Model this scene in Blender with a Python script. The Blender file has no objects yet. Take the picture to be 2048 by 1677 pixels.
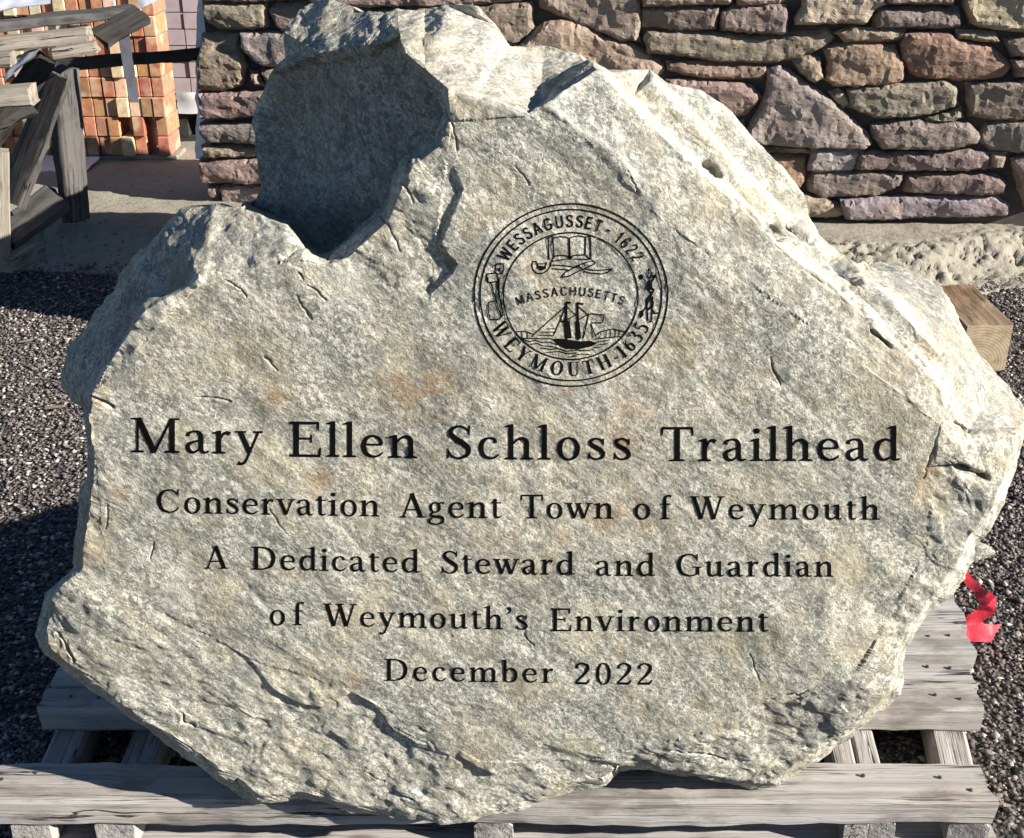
import bpy, bmesh, math, random
import numpy as np
from mathutils import Vector, Matrix, noise as mnoise
from mathutils.geometry import delaunay_2d_cdt
from mathutils.bvhtree import BVHTree

R = math.radians
C = bpy.context.scene.collection
sc = bpy.context.scene
rng = random.Random(7)
nrng = np.random.default_rng(11)

# ------------------------------------------------------------------ camera
FPX, CX, CY, PITCH, EYE = 2400.0, 1024.0, 838.5, 25.8, 1.5
cam = bpy.data.cameras.new("camera")
cam.sensor_fit = 'HORIZONTAL'; cam.sensor_width = 36
cam.lens = 36 * FPX / 2048
cam.clip_start = 0.05; cam.clip_end = 2000
cam_o = bpy.data.objects.new("camera", cam); C.objects.link(cam_o)
cam_o.location = (0, 0, EYE); cam_o.rotation_euler = (R(90 - PITCH), 0, 0)
sc.camera = cam_o
# ------------------------------------------------------------------ light
SUN = Vector((0.85, -0.32, 0.42)).normalized()
w = bpy.data.worlds.new("World"); sc.world = w; w.use_nodes = True
nt = w.node_tree; nt.nodes.clear()
sky = nt.nodes.new('ShaderNodeTexSky'); sky.sky_type = 'NISHITA'; sky.sun_disc = False
sky.sun_elevation = math.asin(SUN.z); sky.sun_rotation = math.atan2(SUN.x, SUN.y)
sky.air_density = 0.75; sky.dust_density = 0.0; sky.ozone_density = 4.0
bg = nt.nodes.new('ShaderNodeBackground'); bg.inputs[1].default_value = 0.05
ow = nt.nodes.new('ShaderNodeOutputWorld')
nt.links.new(sky.outputs[0], bg.inputs[0]); nt.links.new(bg.outputs[0], ow.inputs[0])
sl = bpy.data.lights.new("sun", 'SUN'); sl.energy = 5.0; sl.angle = R(0.5); sl.color = (1.0, 0.955, 0.89)
so = bpy.data.objects.new("sun", sl); C.objects.link(so)
so.rotation_euler = SUN.to_track_quat('Z', 'Y').to_euler(); so.location = (6, -4, 8)
sc.view_settings.view_transform = 'Standard'; sc.view_settings.look = 'None'
sc.view_settings.exposure = 1.15; sc.view_settings.gamma = 1

# ------------------------------------------------------------------ geometry from sight lines
_s, _c = math.sin(R(PITCH)), math.cos(R(PITCH))
def ray(px, py):
    a = (px - CX) / FPX; b = -(py - CY) / FPX
    return Vector((a, _c + b * _s, -_s + b * _c))
def at_y(px, py, Y):
    d = ray(px, py); t = Y / d.y
    return Vector((d.x * t, Y, EYE + d.z * t))
def at_z(px, py, z):
    d = ray(px, py); t = (z - EYE) / d.z
    return Vector((d.x * t, d.y * t, z))

# ------------------------------------------------------------------ numpy noise
def _hash(ix, iy, iz, seed):
    h = (ix.astype(np.int64) * 374761393 + iy.astype(np.int64) * 668265263 + iz.astype(np.int64) * 2147483647 + seed * 974634533)
    h = (h ^ (h >> 13)) * 1274126177
    h = h & 0x7fffffff
    h = (h ^ (h >> 16)) * 668265263
    return ((h & 0xffffff) / float(0xffffff)) * 2 - 1
def vnoise(p, seed=0):
    i = np.floor(p).astype(np.int64); f = p - i
    u = f * f * f * (f * (f * 6 - 15) + 10)
    out = 0
    for dx in (0, 1):
        wx = u[:, 0] if dx else 1 - u[:, 0]
        for dy in (0, 1):
            wy = u[:, 1] if dy else 1 - u[:, 1]
            for dz in (0, 1):
                wz = u[:, 2] if dz else 1 - u[:, 2]
                out = out + wx * wy * wz * _hash(i[:, 0] + dx, i[:, 1] + dy, i[:, 2] + dz, seed)
    return out
def fbm(p, scale, octaves=3, seed=0, gain=0.5):
    out = 0; a = 1.0; q = np.asarray(p) * scale
    for k in range(octaves):
        out = out + a * vnoise(q + 17.3 * k, seed + k); q = q * 2.03; a *= gain
    return out
def seg_dist(P, poly):
    d = np.full(len(P), 1e9)
    for a, b in zip(poly[:-1], poly[1:]):
        a = np.array(a[:2], float); b = np.array(b[:2], float); ab = b - a
        t = np.clip(((P - a) @ ab) / max(ab @ ab, 1e-9), 0, 1)
        d = np.minimum(d, np.linalg.norm(P - (a + t[:, None] * ab), axis=1))
    return d
def in_poly(P, poly):
    x, y = P[:, 0], P[:, 1]; ins = np.zeros(len(P), bool); n = len(poly)
    for k in range(n):
        x0, y0 = poly[k][:2]; x1, y1 = poly[(k + 1) % n][:2]
        c = ((y0 > y) != (y1 > y)) & (x < (x1 - x0) * (y - y0) / ((y1 - y0) or 1e-9) + x0)
        ins ^= c
    return ins

# ------------------------------------------------------------------ object helpers
def mesh_obj(name, verts, faces, mat, parent=None, smooth=True, loc=None, link=True):
    me = bpy.data.meshes.new(name)
    v = np.asarray(verts, float)
    me.from_pydata([tuple(x) for x in v] if not isinstance(verts, list) else verts, [], faces)
    if smooth:
        me.polygons.foreach_set('use_smooth', [True] * len(me.polygons))
    me.materials.append(mat); me.update()
    o = bpy.data.objects.new(name, me)
    if link: C.objects.link(o)
    if parent: o.parent = parent
    if loc is not None: o.location = loc
    return o
def bm_obj(name, bm, mat, parent=None, smooth=False, loc=None):
    me = bpy.data.meshes.new(name); bm.to_mesh(me); bm.free()
    if smooth: me.polygons.foreach_set('use_smooth', [True] * len(me.polygons))
    me.materials.append(mat)
    o = bpy.data.objects.new(name, me); C.objects.link(o)
    if parent: o.parent = parent
    if loc is not None: o.location = loc
    return o
def tag(o, label=None, cat=None, group=None, kind=None):
    if label: o['label'] = label
    if cat: o['category'] = cat
    if group: o['group'] = group
    if kind: o['kind'] = kind
    return o
def empty(name, loc, label, cat, group=None):
    o = bpy.data.objects.new(name, None); C.objects.link(o); o.location = loc; o.empty_display_size = 0.1
    return tag(o, label, cat, group)

# ------------------------------------------------------------------ material helpers
class MT:
    def __init__(s, name, rough=0.9, spec=0.3):
        s.m = bpy.data.materials.new(name); s.m.use_nodes = True
        s.t = s.m.node_tree; s.b = s.t.nodes['Principled BSDF']
        s.b.inputs['Roughness'].default_value = rough
        s.b.inputs['Specular IOR Level'].default_value = spec
        s.tc = s.n('ShaderNodeTexCoord')
    def n(s, k, **kw):
        q = s.t.nodes.new(k)
        for a, v in kw.items(): setattr(q, a, v)
        return q
    def l(s, a, b): s.t.links.new(a, b)
    def coords(s, kind='Object', rot=None, scale=None, rnd=False):
        o = s.tc.outputs[kind]
        if rnd:
            oi = s.n('ShaderNodeObjectInfo'); mul = s.n('ShaderNodeMath', operation='MULTIPLY'); mul.inputs[1].default_value = 37.0
            s.l(oi.outputs['Random'], mul.inputs[0]); ad = s.n('ShaderNodeVectorMath', operation='ADD')
            s.l(o, ad.inputs[0]); s.l(mul.outputs[0], ad.inputs[1]); o = ad.outputs[0]
        if rot:
            m = s.n('ShaderNodeMapping'); m.inputs['Rotation'].default_value = rot; s.l(o, m.inputs[0]); o = m.outputs[0]
        if scale:
            m = s.n('ShaderNodeMapping'); m.inputs['Scale'].default_value = scale; s.l(o, m.inputs[0]); o = m.outputs[0]
        return o
    def noise(s, co, scale, detail=4, rough=0.55, dist=0.0):
        q = s.n('ShaderNodeTexNoise'); q.inputs['Scale'].default_value = scale
        q.inputs['Detail'].default_value = detail; q.inputs['Roughness'].default_value = rough
        q.inputs['Distortion'].default_value = dist
        s.l(co, q.inputs['Vector']); return q.outputs['Fac']
    def voro(s, co, scale, feat='F1', out='Distance'):
        q = s.n('ShaderNodeTexVoronoi'); q.feature = feat; q.inputs['Scale'].default_value = scale
        s.l(co, q.inputs['Vector']); return q.outputs[out]
    def ramp(s, fac, stops, interp='LINEAR'):
        q = s.n('ShaderNodeValToRGB'); cr = q.color_ramp; cr.interpolation = interp
        while len(cr.elements) < len(stops): cr.elements.new(0.5)
        for e, (p, c) in zip(cr.elements, stops):
            e.position = p; e.color = (c, c, c, 1) if isinstance(c, (int, float)) else (*c, 1)
        s.l(fac, q.inputs[0]); return q.outputs[0]
    def mix(s, a, b, fac, mode='MIX'):
        q = s.n('ShaderNodeMix'); q.data_type = 'RGBA'; q.blend_type = mode
        for sock, v in ((q.inputs[0], fac), (q.inputs[6], a), (q.inputs[7], b)):
            if isinstance(v, (int, float)): sock.default_value = v
            elif isinstance(v, tuple): sock.default_value = (*v, 1)
            else: s.l(v, sock)
        return q.outputs[2]
    def math(s, op, a, b=0.0):
        q = s.n('ShaderNodeMath', operation=op)
        for i, v in enumerate((a, b)):
            if isinstance(v, (int, float)): q.inputs[i].default_value = v
            else: s.l(v, q.inputs[i])
        return q.outputs[0]
    def attr(s, name):
        q = s.n('ShaderNodeAttribute'); q.attribute_name = name; return q.outputs['Fac']
    def color(s, c):
        if isinstance(c, tuple): s.b.inputs['Base Color'].default_value = (*c, 1)
        else: s.l(c, s.b.inputs['Base Color'])
        return s
    def bump(s, *hs):
        prev = None
        for h, dist, strength in hs:
            q = s.n('ShaderNodeBump'); q.inputs['Distance'].default_value = dist; q.inputs['Strength'].default_value = strength
            s.l(h, q.inputs['Height'])
            if prev: s.l(prev, q.inputs['Normal'])
            prev = q.outputs[0]
        s.l(prev, s.b.inputs['Normal']); return s

# --- boulder stone
def mat_boulder():
    m = MT('boulder_stone', 0.85, 0.25)
    co = m.coords('Object', rot=(0, R(-38), 0)); an = m.n('ShaderNodeMapping'); an.inputs['Scale'].default_value = (0.74, 1, 1); m.l(co, an.inputs[0]); st = an.outputs[0]
    big = m.noise(co, 5.5, 5, 0.6)
    mid = m.noise(st, 42, 5, 0.65, 0.15)
    def bw(c_):
        q = m.n('ShaderNodeRGBToBW'); m.l(c_, q.inputs[0]); return q.outputs[0]
    wob = m.n('ShaderNodeVectorMath', operation='ADD'); nz = m.n('ShaderNodeTexNoise'); nz.inputs['Scale'].default_value = 90; nz.inputs['Detail'].default_value = 3; m.l(st, nz.inputs['Vector'])
    sc_ = m.n('ShaderNodeVectorMath', operation='SCALE'); sc_.inputs['Scale'].default_value = 0.016; m.l(nz.outputs['Color'], sc_.inputs[0]); m.l(st, wob.inputs[0]); m.l(sc_.outputs[0], wob.inputs[1])
    cell = bw(m.voro(wob.outputs[0], 120, 'F1', 'Color')); cell2 = bw(m.voro(wob.outputs[0], 260, 'F1', 'Color'))
    fl = m.noise(st, 170, 5, 0.7, 0.2)
    fl2 = m.noise(co, 105, 4, 0.65, 0.3)
    base = m.ramp(big, [(0.36, (0.195, 0.20, 0.172)), (0.5, (0.26, 0.247, 0.192)), (0.64, (0.34, 0.30, 0.215))])
    c = m.mix(base, (0.165, 0.17, 0.148), m.ramp(mid, [(0.34, 0.65), (0.5, 0.0)]))
    c = m.mix(c, (0.50, 0.46, 0.36), m.ramp(mid, [(0.52, 0.0), (0.70, 0.65)]))
    c = m.mix(c, (0.72, 0.66, 0.53), m.ramp(fl, [(0.52, 0.0), (0.63, 0.95)]))
    c = m.mix(c, (0.15, 0.14, 0.115), m.ramp(fl2, [(0.30, 0.7), (0.40, 0.0)]))
    for sc_v, am in ((34, 0.6), (80, 0.7)):
        vn = m.noise(wob.outputs[0], sc_v, 4, 0.6, 0.3); va = m.math('ABSOLUTE', m.math('SUBTRACT', vn, 0.5))
        c = m.mix(c, (0.74, 0.69, 0.57), m.ramp(va, [(0.004, am), (0.03, 0.0)]))
    c = m.mix(c, (0.60, 0.56, 0.46), m.ramp(cell, [(0.70, 0.0), (0.85, 0.55)]))
    c = m.mix(c, (0.16, 0.16, 0.14), m.ramp(cell2, [(0.22, 0.45), (0.36, 0.0)]))
    c = m.mix(c, (0.19, 0.195, 0.165), m.ramp(m.noise(co, 24, 5, 0.65), [(0.50, 0.0), (0.64, 0.55)]))
    c = m.mix(c, (0.34, 0.275, 0.17), m.ramp(m.noise(st, 15, 5, 0.65), [(0.52, 0.0), (0.68, 0.5)]))
    grn = m.noise(co, 11, 4, 0.6)
    c = m.mix(c, (0.36, 0.315, 0.19), m.ramp(grn, [(0.52, 0.0), (0.72, 0.45)]))
    sn = m.noise(st, 32, 6, 0.7)
    rust = m.math('MULTIPLY', m.attr('rust'), m.ramp(sn, [(0.40, 0.0), (0.58, 1.0)]))
    c = m.mix(c, (0.34, 0.215, 0.105), m.math('MULTIPLY', rust, 0.75))
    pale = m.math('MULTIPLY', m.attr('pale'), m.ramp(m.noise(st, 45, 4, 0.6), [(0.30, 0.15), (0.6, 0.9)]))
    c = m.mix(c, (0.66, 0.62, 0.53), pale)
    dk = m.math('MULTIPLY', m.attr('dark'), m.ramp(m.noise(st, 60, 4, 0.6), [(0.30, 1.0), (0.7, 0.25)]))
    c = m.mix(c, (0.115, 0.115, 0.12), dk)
    m.color(c)
    hb = m.noise(st, 55, 6, 0.66, 0.1); hs = m.noise(st, 230, 5, 0.7, 0.1)
    m.bump((hb, 0.0095, 0.5), (cell, 0.0026, 0.55), (cell2, 0.0016, 0.55), (hs, 0.0038, 0.55))
    return m.m
def mat_wallstone():
    m = MT('wall_stone', 0.9, 0.25)
    co = m.coords('Object', rnd=True)
    oi = m.n('ShaderNodeObjectInfo'); base = oi.outputs['Color']
    st = m.n('ShaderNodeMapping'); st.inputs['Scale'].default_value = (0.6, 1, 1.5); m.l(co, st.inputs[0]); st = st.outputs[0]
    n1 = m.noise(st, 14, 6, 0.65, 0.6); n2 = m.noise(st, 60, 5, 0.65, 0.5); n3 = m.noise(co, 6, 4, 0.6)
    c = m.mix(base, m.mix(base, (0.5, 0.5, 0.5), 1.0, 'MULTIPLY'), m.ramp(n1, [(0.32, 0.9), (0.52, 0.0)]))
    c = m.mix(c, (0.40, 0.32, 0.24), m.ramp(n2, [(0.56, 0.0), (0.72, 0.6)]))
    c = m.mix(c, (0.33, 0.22, 0.14), m.ramp(n3, [(0.54, 0.0), (0.74, 0.5)]))
    m.color(c)
    m.bump((n1, 0.022, 0.45), (n2, 0.010, 0.6))
    return m.m
def mat_concrete(name, base, dark):
    m = MT(name, 0.92, 0.2)
    co = m.coords('Object')
    n1 = m.noise(co, 3, 6, 0.65); n2 = m.noise(co, 45, 5, 0.65); n3 = m.noise(co, 160, 3, 0.6)
    c = m.mix(dark, base, m.ramp(n1, [(0.30, 0.0), (0.62, 1.0)]))
    c = m.mix(c, (0.10, 0.085, 0.07), m.ramp(n2, [(0.33, 0.85), (0.42, 0.0)]))
    c = m.mix(c, (0.46, 0.41, 0.34), m.ramp(n3, [(0.58, 0.0), (0.72, 0.5)]))
    m.color(c); m.bump((n2, 0.012, 0.5), (n3, 0.005, 0.6)); return m.m
def mat_wood(name, light, mid, dark, warm):
    m = MT(name, 0.85, 0.2)
    co = m.coords('Object', rnd=True, scale=(1, 1, 1))
    def ms(sc_):
        q = m.n('ShaderNodeMapping'); q.inputs['Scale'].default_value = sc_; m.l(co, q.inputs[0]); return q.outputs[0]
    g1 = m.noise(ms((1.6, 40, 40)), 1.0, 6, 0.65, 0.6); g2 = m.noise(ms((5, 180, 180)), 1.0, 4, 0.6, 0.3); b = m.noise(ms((2.2, 9, 9)), 1.0, 4, 0.6)
    c = m.ramp(g1, [(0.25, dark), (0.46, mid), (0.66, light)])
    c = m.mix(c, tuple(x * 0.35 for x in dark), m.ramp(g2, [(0.28, 0.75), (0.40, 0.0)]))
    c = m.mix(c, warm, m.ramp(b, [(0.5, 0.0), (0.75, 0.55)]))
    kn = m.voro(ms((3.2, 9, 9)), 1.0)
    c = m.mix(c, tuple(x * 0.4 for x in warm), m.ramp(kn, [(0.05, 0.8), (0.12, 0.0)]))
    sp = m.noise(ms((1.1, 34, 34)), 1.0, 3, 0.55, 0.2); spl = m.ramp(m.math('ABSOLUTE', m.math('SUBTRACT', sp, 0.5)), [(0.004, 1.0), (0.013, 0.0)])
    gate = m.ramp(m.noise(ms((2.5, 5, 5)), 1.0, 2, 0.5), [(0.50, 0.0), (0.56, 0.95)]); crk = m.math('MULTIPLY', spl, gate)
    c = m.mix(c, tuple(x * 0.16 for x in dark), crk)
    dirt = m.noise(ms((7, 16, 16)), 1.0, 5, 0.65)
    c = m.mix(c, m.mix(c, (0.52, 0.50, 0.48), 1.0, 'MULTIPLY'), m.ramp(dirt, [(0.36, 0.8), (0.5, 0.0)]))
    m.color(c); m.bump((g1, 0.005, 0.7), (g2, 0.003, 0.8), (m.math('SUBTRACT', 1.0, crk), 0.008, 0.8)); return m.m
def mat_plain(name, col, rough=0.6, var=0.0, scale=20, spec=0.4):
    m = MT(name, rough, spec)
    if var:
        n = m.noise(m.coords('Object'), scale, 4, 0.6)
        m.color(m.mix(tuple(x * (1 - var) for x in col), tuple(min(1, x * (1 + var)) for x in col), n)); m.bump((n, 0.004, 0.4))
    else: m.color(col)
    return m.m
def mat_ground():
    m = MT('asphalt_grit', 0.95, 0.2); co = m.coords('Object')
    v = m.voro(co, 110, 'F1', 'Color'); n = m.noise(co, 2.5, 4, 0.6); d = m.voro(co, 110)
    bw = m.n('ShaderNodeRGBToBW'); m.l(v, bw.inputs[0])
    c = m.ramp(bw.outputs[0], [(0.2, (0.028, 0.026, 0.025)), (0.6, (0.10, 0.088, 0.08)), (0.8, (0.22, 0.19, 0.165))])
    c = m.mix(c, (0.05, 0.045, 0.04), m.ramp(n, [(0.35, 0.5), (0.6, 0.0)]))
    m.color(c); m.bump((d, 0.012, 0.8)); return m.m
def mat_pebble():
    m = MT('gravel_chips', 0.85, 0.3)
    g = m.n('ShaderNodeNewGeometry'); r = g.outputs['Random Per Island']
    c = m.ramp(r, [(0.0, (0.055, 0.048, 0.045)), (0.25, (0.135, 0.115, 0.105)), (0.58, (0.20, 0.17, 0.155)), (0.78, (0.30, 0.25, 0.22)), (0.91, (0.46, 0.40, 0.34)), (0.985, (0.66, 0.61, 0.54))])
    n = m.noise(m.coords('Object'), 220, 3, 0.6)
    c = m.mix(c, m.mix(c, (0.45, 0.45, 0.45), 1.0, 'MULTIPLY'), m.ramp(n, [(0.35, 1.0), (0.6, 0.0)]))
    m.color(c); return m.m
def mat_brick():
    m = MT('clay_brick', 0.9, 0.2); oi = m.n('ShaderNodeObjectInfo'); co = m.coords('Object', rnd=True)
    n = m.noise(co, 30, 5, 0.65); n2 = m.noise(co, 8, 3, 0.5)
    c = m.mix(oi.outputs['Color'], m.mix(oi.outputs['Color'], (0.62, 0.58, 0.55), 1.0, 'MULTIPLY'), m.ramp(n, [(0.32, 0.9), (0.6, 0.0)]))
    c = m.mix(c, (0.72, 0.55, 0.36), m.ramp(n2, [(0.54, 0.0), (0.66, 0.55)]))
    m.color(c); m.bump((n, 0.004, 0.5)); return m.m
def mat_endgrain():
    m = MT('end_grain', 0.85, 0.2); co = m.coords('Object')
    q = m.n('ShaderNodeTexWave'); q.wave_type = 'RINGS'; q.rings_direction = 'Y'; q.inputs['Scale'].default_value = 34; q.inputs['Distortion'].default_value = 1.5
    mp = m.n('ShaderNodeMapping'); mp.inputs['Location'].default_value = (0.02, 0, 0.05); m.l(co, mp.inputs[0]); m.l(mp.outputs[0], q.inputs['Vector'])
    n = m.noise(co, 30, 4, 0.6)
    c = m.mix((0.40, 0.30, 0.185), (0.55, 0.43, 0.28), q.outputs['Fac'])
    c = m.mix(c, (0.22, 0.16, 0.10), m.ramp(n, [(0.35, 0.6), (0.55, 0.0)]))
    m.color(c); return m.m
M = dict(
    boulder=mat_boulder(), wallstone=mat_wallstone(),
    paint=mat_plain('black_letter_paint', (0.004, 0.004, 0.0035), 0.8, 0, spec=0.06),
    mortar=mat_plain('dark_mortar', (0.075, 0.062, 0.052), 0.95, 0.4, 30),
    slab=mat_concrete('slab_concrete', (0.34, 0.305, 0.235), (0.26, 0.235, 0.185)),
    wood=mat_wood('weathered_wood', (0.47, 0.44, 0.405), (0.36, 0.335, 0.305), (0.20, 0.185, 0.165), (0.38, 0.32, 0.255)),
    greywood=mat_wood('grey_old_wood', (0.15, 0.14, 0.13), (0.10, 0.094, 0.088), (0.05, 0.047, 0.045), (0.12, 0.10, 0.08)),
    palewood=mat_wood('pale_wood', (0.37, 0.325, 0.26), (0.28, 0.245, 0.195), (0.15, 0.13, 0.10), (0.33, 0.27, 0.19)),
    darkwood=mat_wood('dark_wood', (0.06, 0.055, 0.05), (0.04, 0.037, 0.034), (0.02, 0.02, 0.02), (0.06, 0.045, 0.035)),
    brownwood=mat_wood('brown_beam_wood', (0.34, 0.235, 0.14), (0.22, 0.14, 0.085), (0.09, 0.06, 0.04), (0.38, 0.30, 0.20)),
    endgrain=mat_endgrain(),
    ground=mat_ground(), pebble=mat_pebble(), brick=mat_brick(),
    red=mat_plain('red_webbing', (0.62, 0.035, 0.055), 0.55, 0.15, 90),
    plastic=mat_plain('white_plastic_film', (0.72, 0.71, 0.73), 0.35, 0.06, 12, 0.5),
    film=mat_plain('mauve_wrap', (0.42, 0.34, 0.35), 0.4, 0.25, 14, 0.5),
    strap=mat_plain('grey_strap', (0.16, 0.165, 0.19), 0.5, 0.2, 30),
    steel=mat_plain('rusty_nail', (0.06, 0.045, 0.035), 0.7, 0.3, 200),
)

# ================================================================== SETTING
# ground, one sheet to the horizon
g = mesh_obj('ground', [(-300, -300, 0), (300, -300, 0), (300, 500, 0), (-300, 500, 0)], [(0, 1, 2, 3)], M['ground'], smooth=False)
tag(g, kind='structure')

# concrete slab under the wall, crumbling front edge
def edge_y(x):
    e = 4.36 - 0.105 * x
    return e + np.where(x > 1.55, (x - 1.55) * 0.55, 0.0)
def make_slab():
    xs = np.arange(-3.4, 3.4, 0.010); ys = np.concatenate([np.arange(3.75, 5.2, 0.010), np.linspace(5.25, 14, 30)])
    X, Y = np.meshgrid(xs, ys); P = np.stack([X.ravel(), Y.ravel(), np.zeros(X.size)], 1)
    x, y = P[:, 0], P[:, 1]
    e = edge_y(x) + 0.05 * fbm(P, 3.5, 4, 3) - 0.03
    t = (y - e) / 0.24
    s = np.clip(t, 0, 1); s = s * s * (3 - 2 * s)
    lump = fbm(P, 20, 4, 9, 0.6); pit = np.clip(fbm(P, 42, 3, 31, 0.6) - 0.16, 0, 0.5) * 2.8; lump2 = 0.5 - np.abs(fbm(P, 48, 3, 21))
    near = np.exp(-np.abs((y - e - 0.06) / 0.20) ** 2)
    right = 0.45 + 0.55 * np.clip((x + 0.3) / 1.5, 0, 1)
    z = 0.10 * s + near * right * (0.006 * np.maximum(lump, -0.4) - 0.022 * np.minimum(pit * 2.4, 1) * np.clip(s * 3, 0, 1) + 0.012 * lump2) + 0.0035 * fbm(P, 9, 3, 5) + 0.004
    z = np.where(t < -0.55, -0.03, z)
    P[:, 2] = z
    nx, ny = len(xs), len(ys)
    idx = np.arange(nx * ny).reshape(ny, nx)
    f = np.stack([idx[:-1, :-1], idx[:-1, 1:], idx[1:, 1:], idx[1:, :-1]], -1).reshape(-1, 4)
    o = mesh_obj('concrete_slab', P.tolist(), f.tolist(), M['slab'], smooth=True)
    tag(o, kind='structure'); return o
make_slab()

# loose gravel chips (uncountable)
def make_gravel():
    pts = []
    def scatter(n, x0, x1, y0, y1):
        a = np.stack([nrng.uniform(x0, x1, n), nrng.uniform(y0, y1, n)], 1); pts.append(a)
    scatter(46000, -2.35, -0.62, 1.75, 4.75)
    scatter(42000, 0.70, 2.15, 1.35, 4.9)
    scatter(5000, -0.95, -0.6, 1.4, 1.8)
    p = np.concatenate(pts)
    p = p[p[:, 1] < edge_y(p[:, 0]) + 0.0]
    n = len(p)
    r = 0.0036 + 0.0054 * nrng.random(n) ** 2.2
    big = nrng.random(n) < 0.05; r[big] *= nrng.uniform(1.2, 2.0, big.sum())
    base = np.array([(1, 0, 0), (0, 1, 0), (-1, 0, 0), (0, -1, 0), (0.25, 0.2, 0.8), (0, 0, -0.6)], float)
    ang = nrng.uniform(0, 6.28, n); jit = nrng.uniform(0.55, 1.35, (n, 6, 1)); flat = nrng.uniform(0.45, 1.0, n)
    v = base[None] * jit * r[:, None, None]
    v[:, :, 2] *= flat[:, None]; v[:, :, 0] *= nrng.uniform(0.8, 1.6, n)[:, None]
    tl = nrng.uniform(-0.5, 0.5, n)
    vz = v[:, :, 2] + v[:, :, 0] * tl[:, None]; v[:, :, 2] = vz
    ca, sa = np.cos(ang)[:, None], np.sin(ang)[:, None]
    vx = v[:, :, 0] * ca - v[:, :, 1] * sa; vy = v[:, :, 0] * sa + v[:, :, 1] * ca
    v[:, :, 0] = vx + p[:, 0:1]; v[:, :, 1] = vy + p[:, 1:2]
    v[:, :, 2] += (nrng.uniform(0.0, 0.006, n))[:, None]
    f0 = np.array([(0, 1, 4), (1, 2, 4), (2, 3, 4), (3, 0, 4), (1, 0, 5), (2, 1, 5), (3, 2, 5), (0, 3, 5)])
    F = (f0[None] + (np.arange(n) * 6)[:, None, None]).reshape(-1, 3)
    me = bpy.data.meshes.new('gravel'); V = v.reshape(-1, 3)
    me.vertices.add(len(V)); me.vertices.foreach_set('co', V.astype(np.float32).ravel())
    me.loops.add(F.size); me.loops.foreach_set('vertex_index', F.astype(np.int32).ravel())
    me.polygons.add(len(F)); me.polygons.foreach_set('loop_start', np.arange(0, F.size, 3, dtype=np.int32))
    me.materials.append(M['pebble']); me.update(calc_edges=True); me.validate()
    o = bpy.data.objects.new('gravel', me); C.objects.link(o); tag(o, kind='stuff')
make_gravel()

# ================================================================== ENGRAVED BOULDER
F0 = 1.39
def tri_refine(V, F, L, iters=14):
    """split every edge longer than L at its middle until none is left"""
    V = np.asarray(V, float); F = np.asarray(F, np.int64)
    for _ in range(iters):
        e = np.sort(np.concatenate([F[:, [0, 1]], F[:, [1, 2]], F[:, [2, 0]]]), axis=1)
        key = e[:, 0] * (len(V) + 1) + e[:, 1]
        uk, first, inv = np.unique(key, return_index=True, return_inverse=True)
        ue = e[first]; ln = np.linalg.norm(V[ue[:, 0], :3] - V[ue[:, 1], :3], axis=1)
        LL = L(V[ue].mean(1)) if callable(L) else L
        cut = ln > LL
        if not cut.any(): break
        mid = np.full(len(uk), -1, np.int64); mid[cut] = len(V) + np.arange(cut.sum())
        V = np.concatenate([V, V[ue[cut]].mean(1)])
        n = len(F); m = np.stack([mid[inv[:n]], mid[inv[n:2 * n]], mid[inv[2 * n:]]], 1)
        k = (m >= 0).sum(1); out = [F[k == 0]]
        s = k == 3
        if s.any():
            a, b, c = F[s].T; x, y, z = m[s].T
            out += [np.stack(q, 1) for q in ((a, x, z), (x, b, y), (z, y, c), (x, y, z))]
        for r in range(3):
            s = (k == 1) & (m[:, r] >= 0)
            if s.any():
                a, b, c = F[s][:, r], F[s][:, (r + 1) % 3], F[s][:, (r + 2) % 3]; x = m[s][:, r]
                out += [np.stack((a, x, c), 1), np.stack((x, b, c), 1)]
            s = (k == 2) & (m[:, r] < 0)
            if s.any():                     # edges r+1 and r+2 cut
                a, b, c = F[s][:, r], F[s][:, (r + 1) % 3], F[s][:, (r + 2) % 3]
                y, z = m[s][:, (r + 1) % 3], m[s][:, (r + 2) % 3]
                out += [np.stack((a, b, y), 1), np.stack((a, y, z), 1), np.stack((z, y, c), 1)]
        F = np.concatenate(out)
    return V, F

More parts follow.
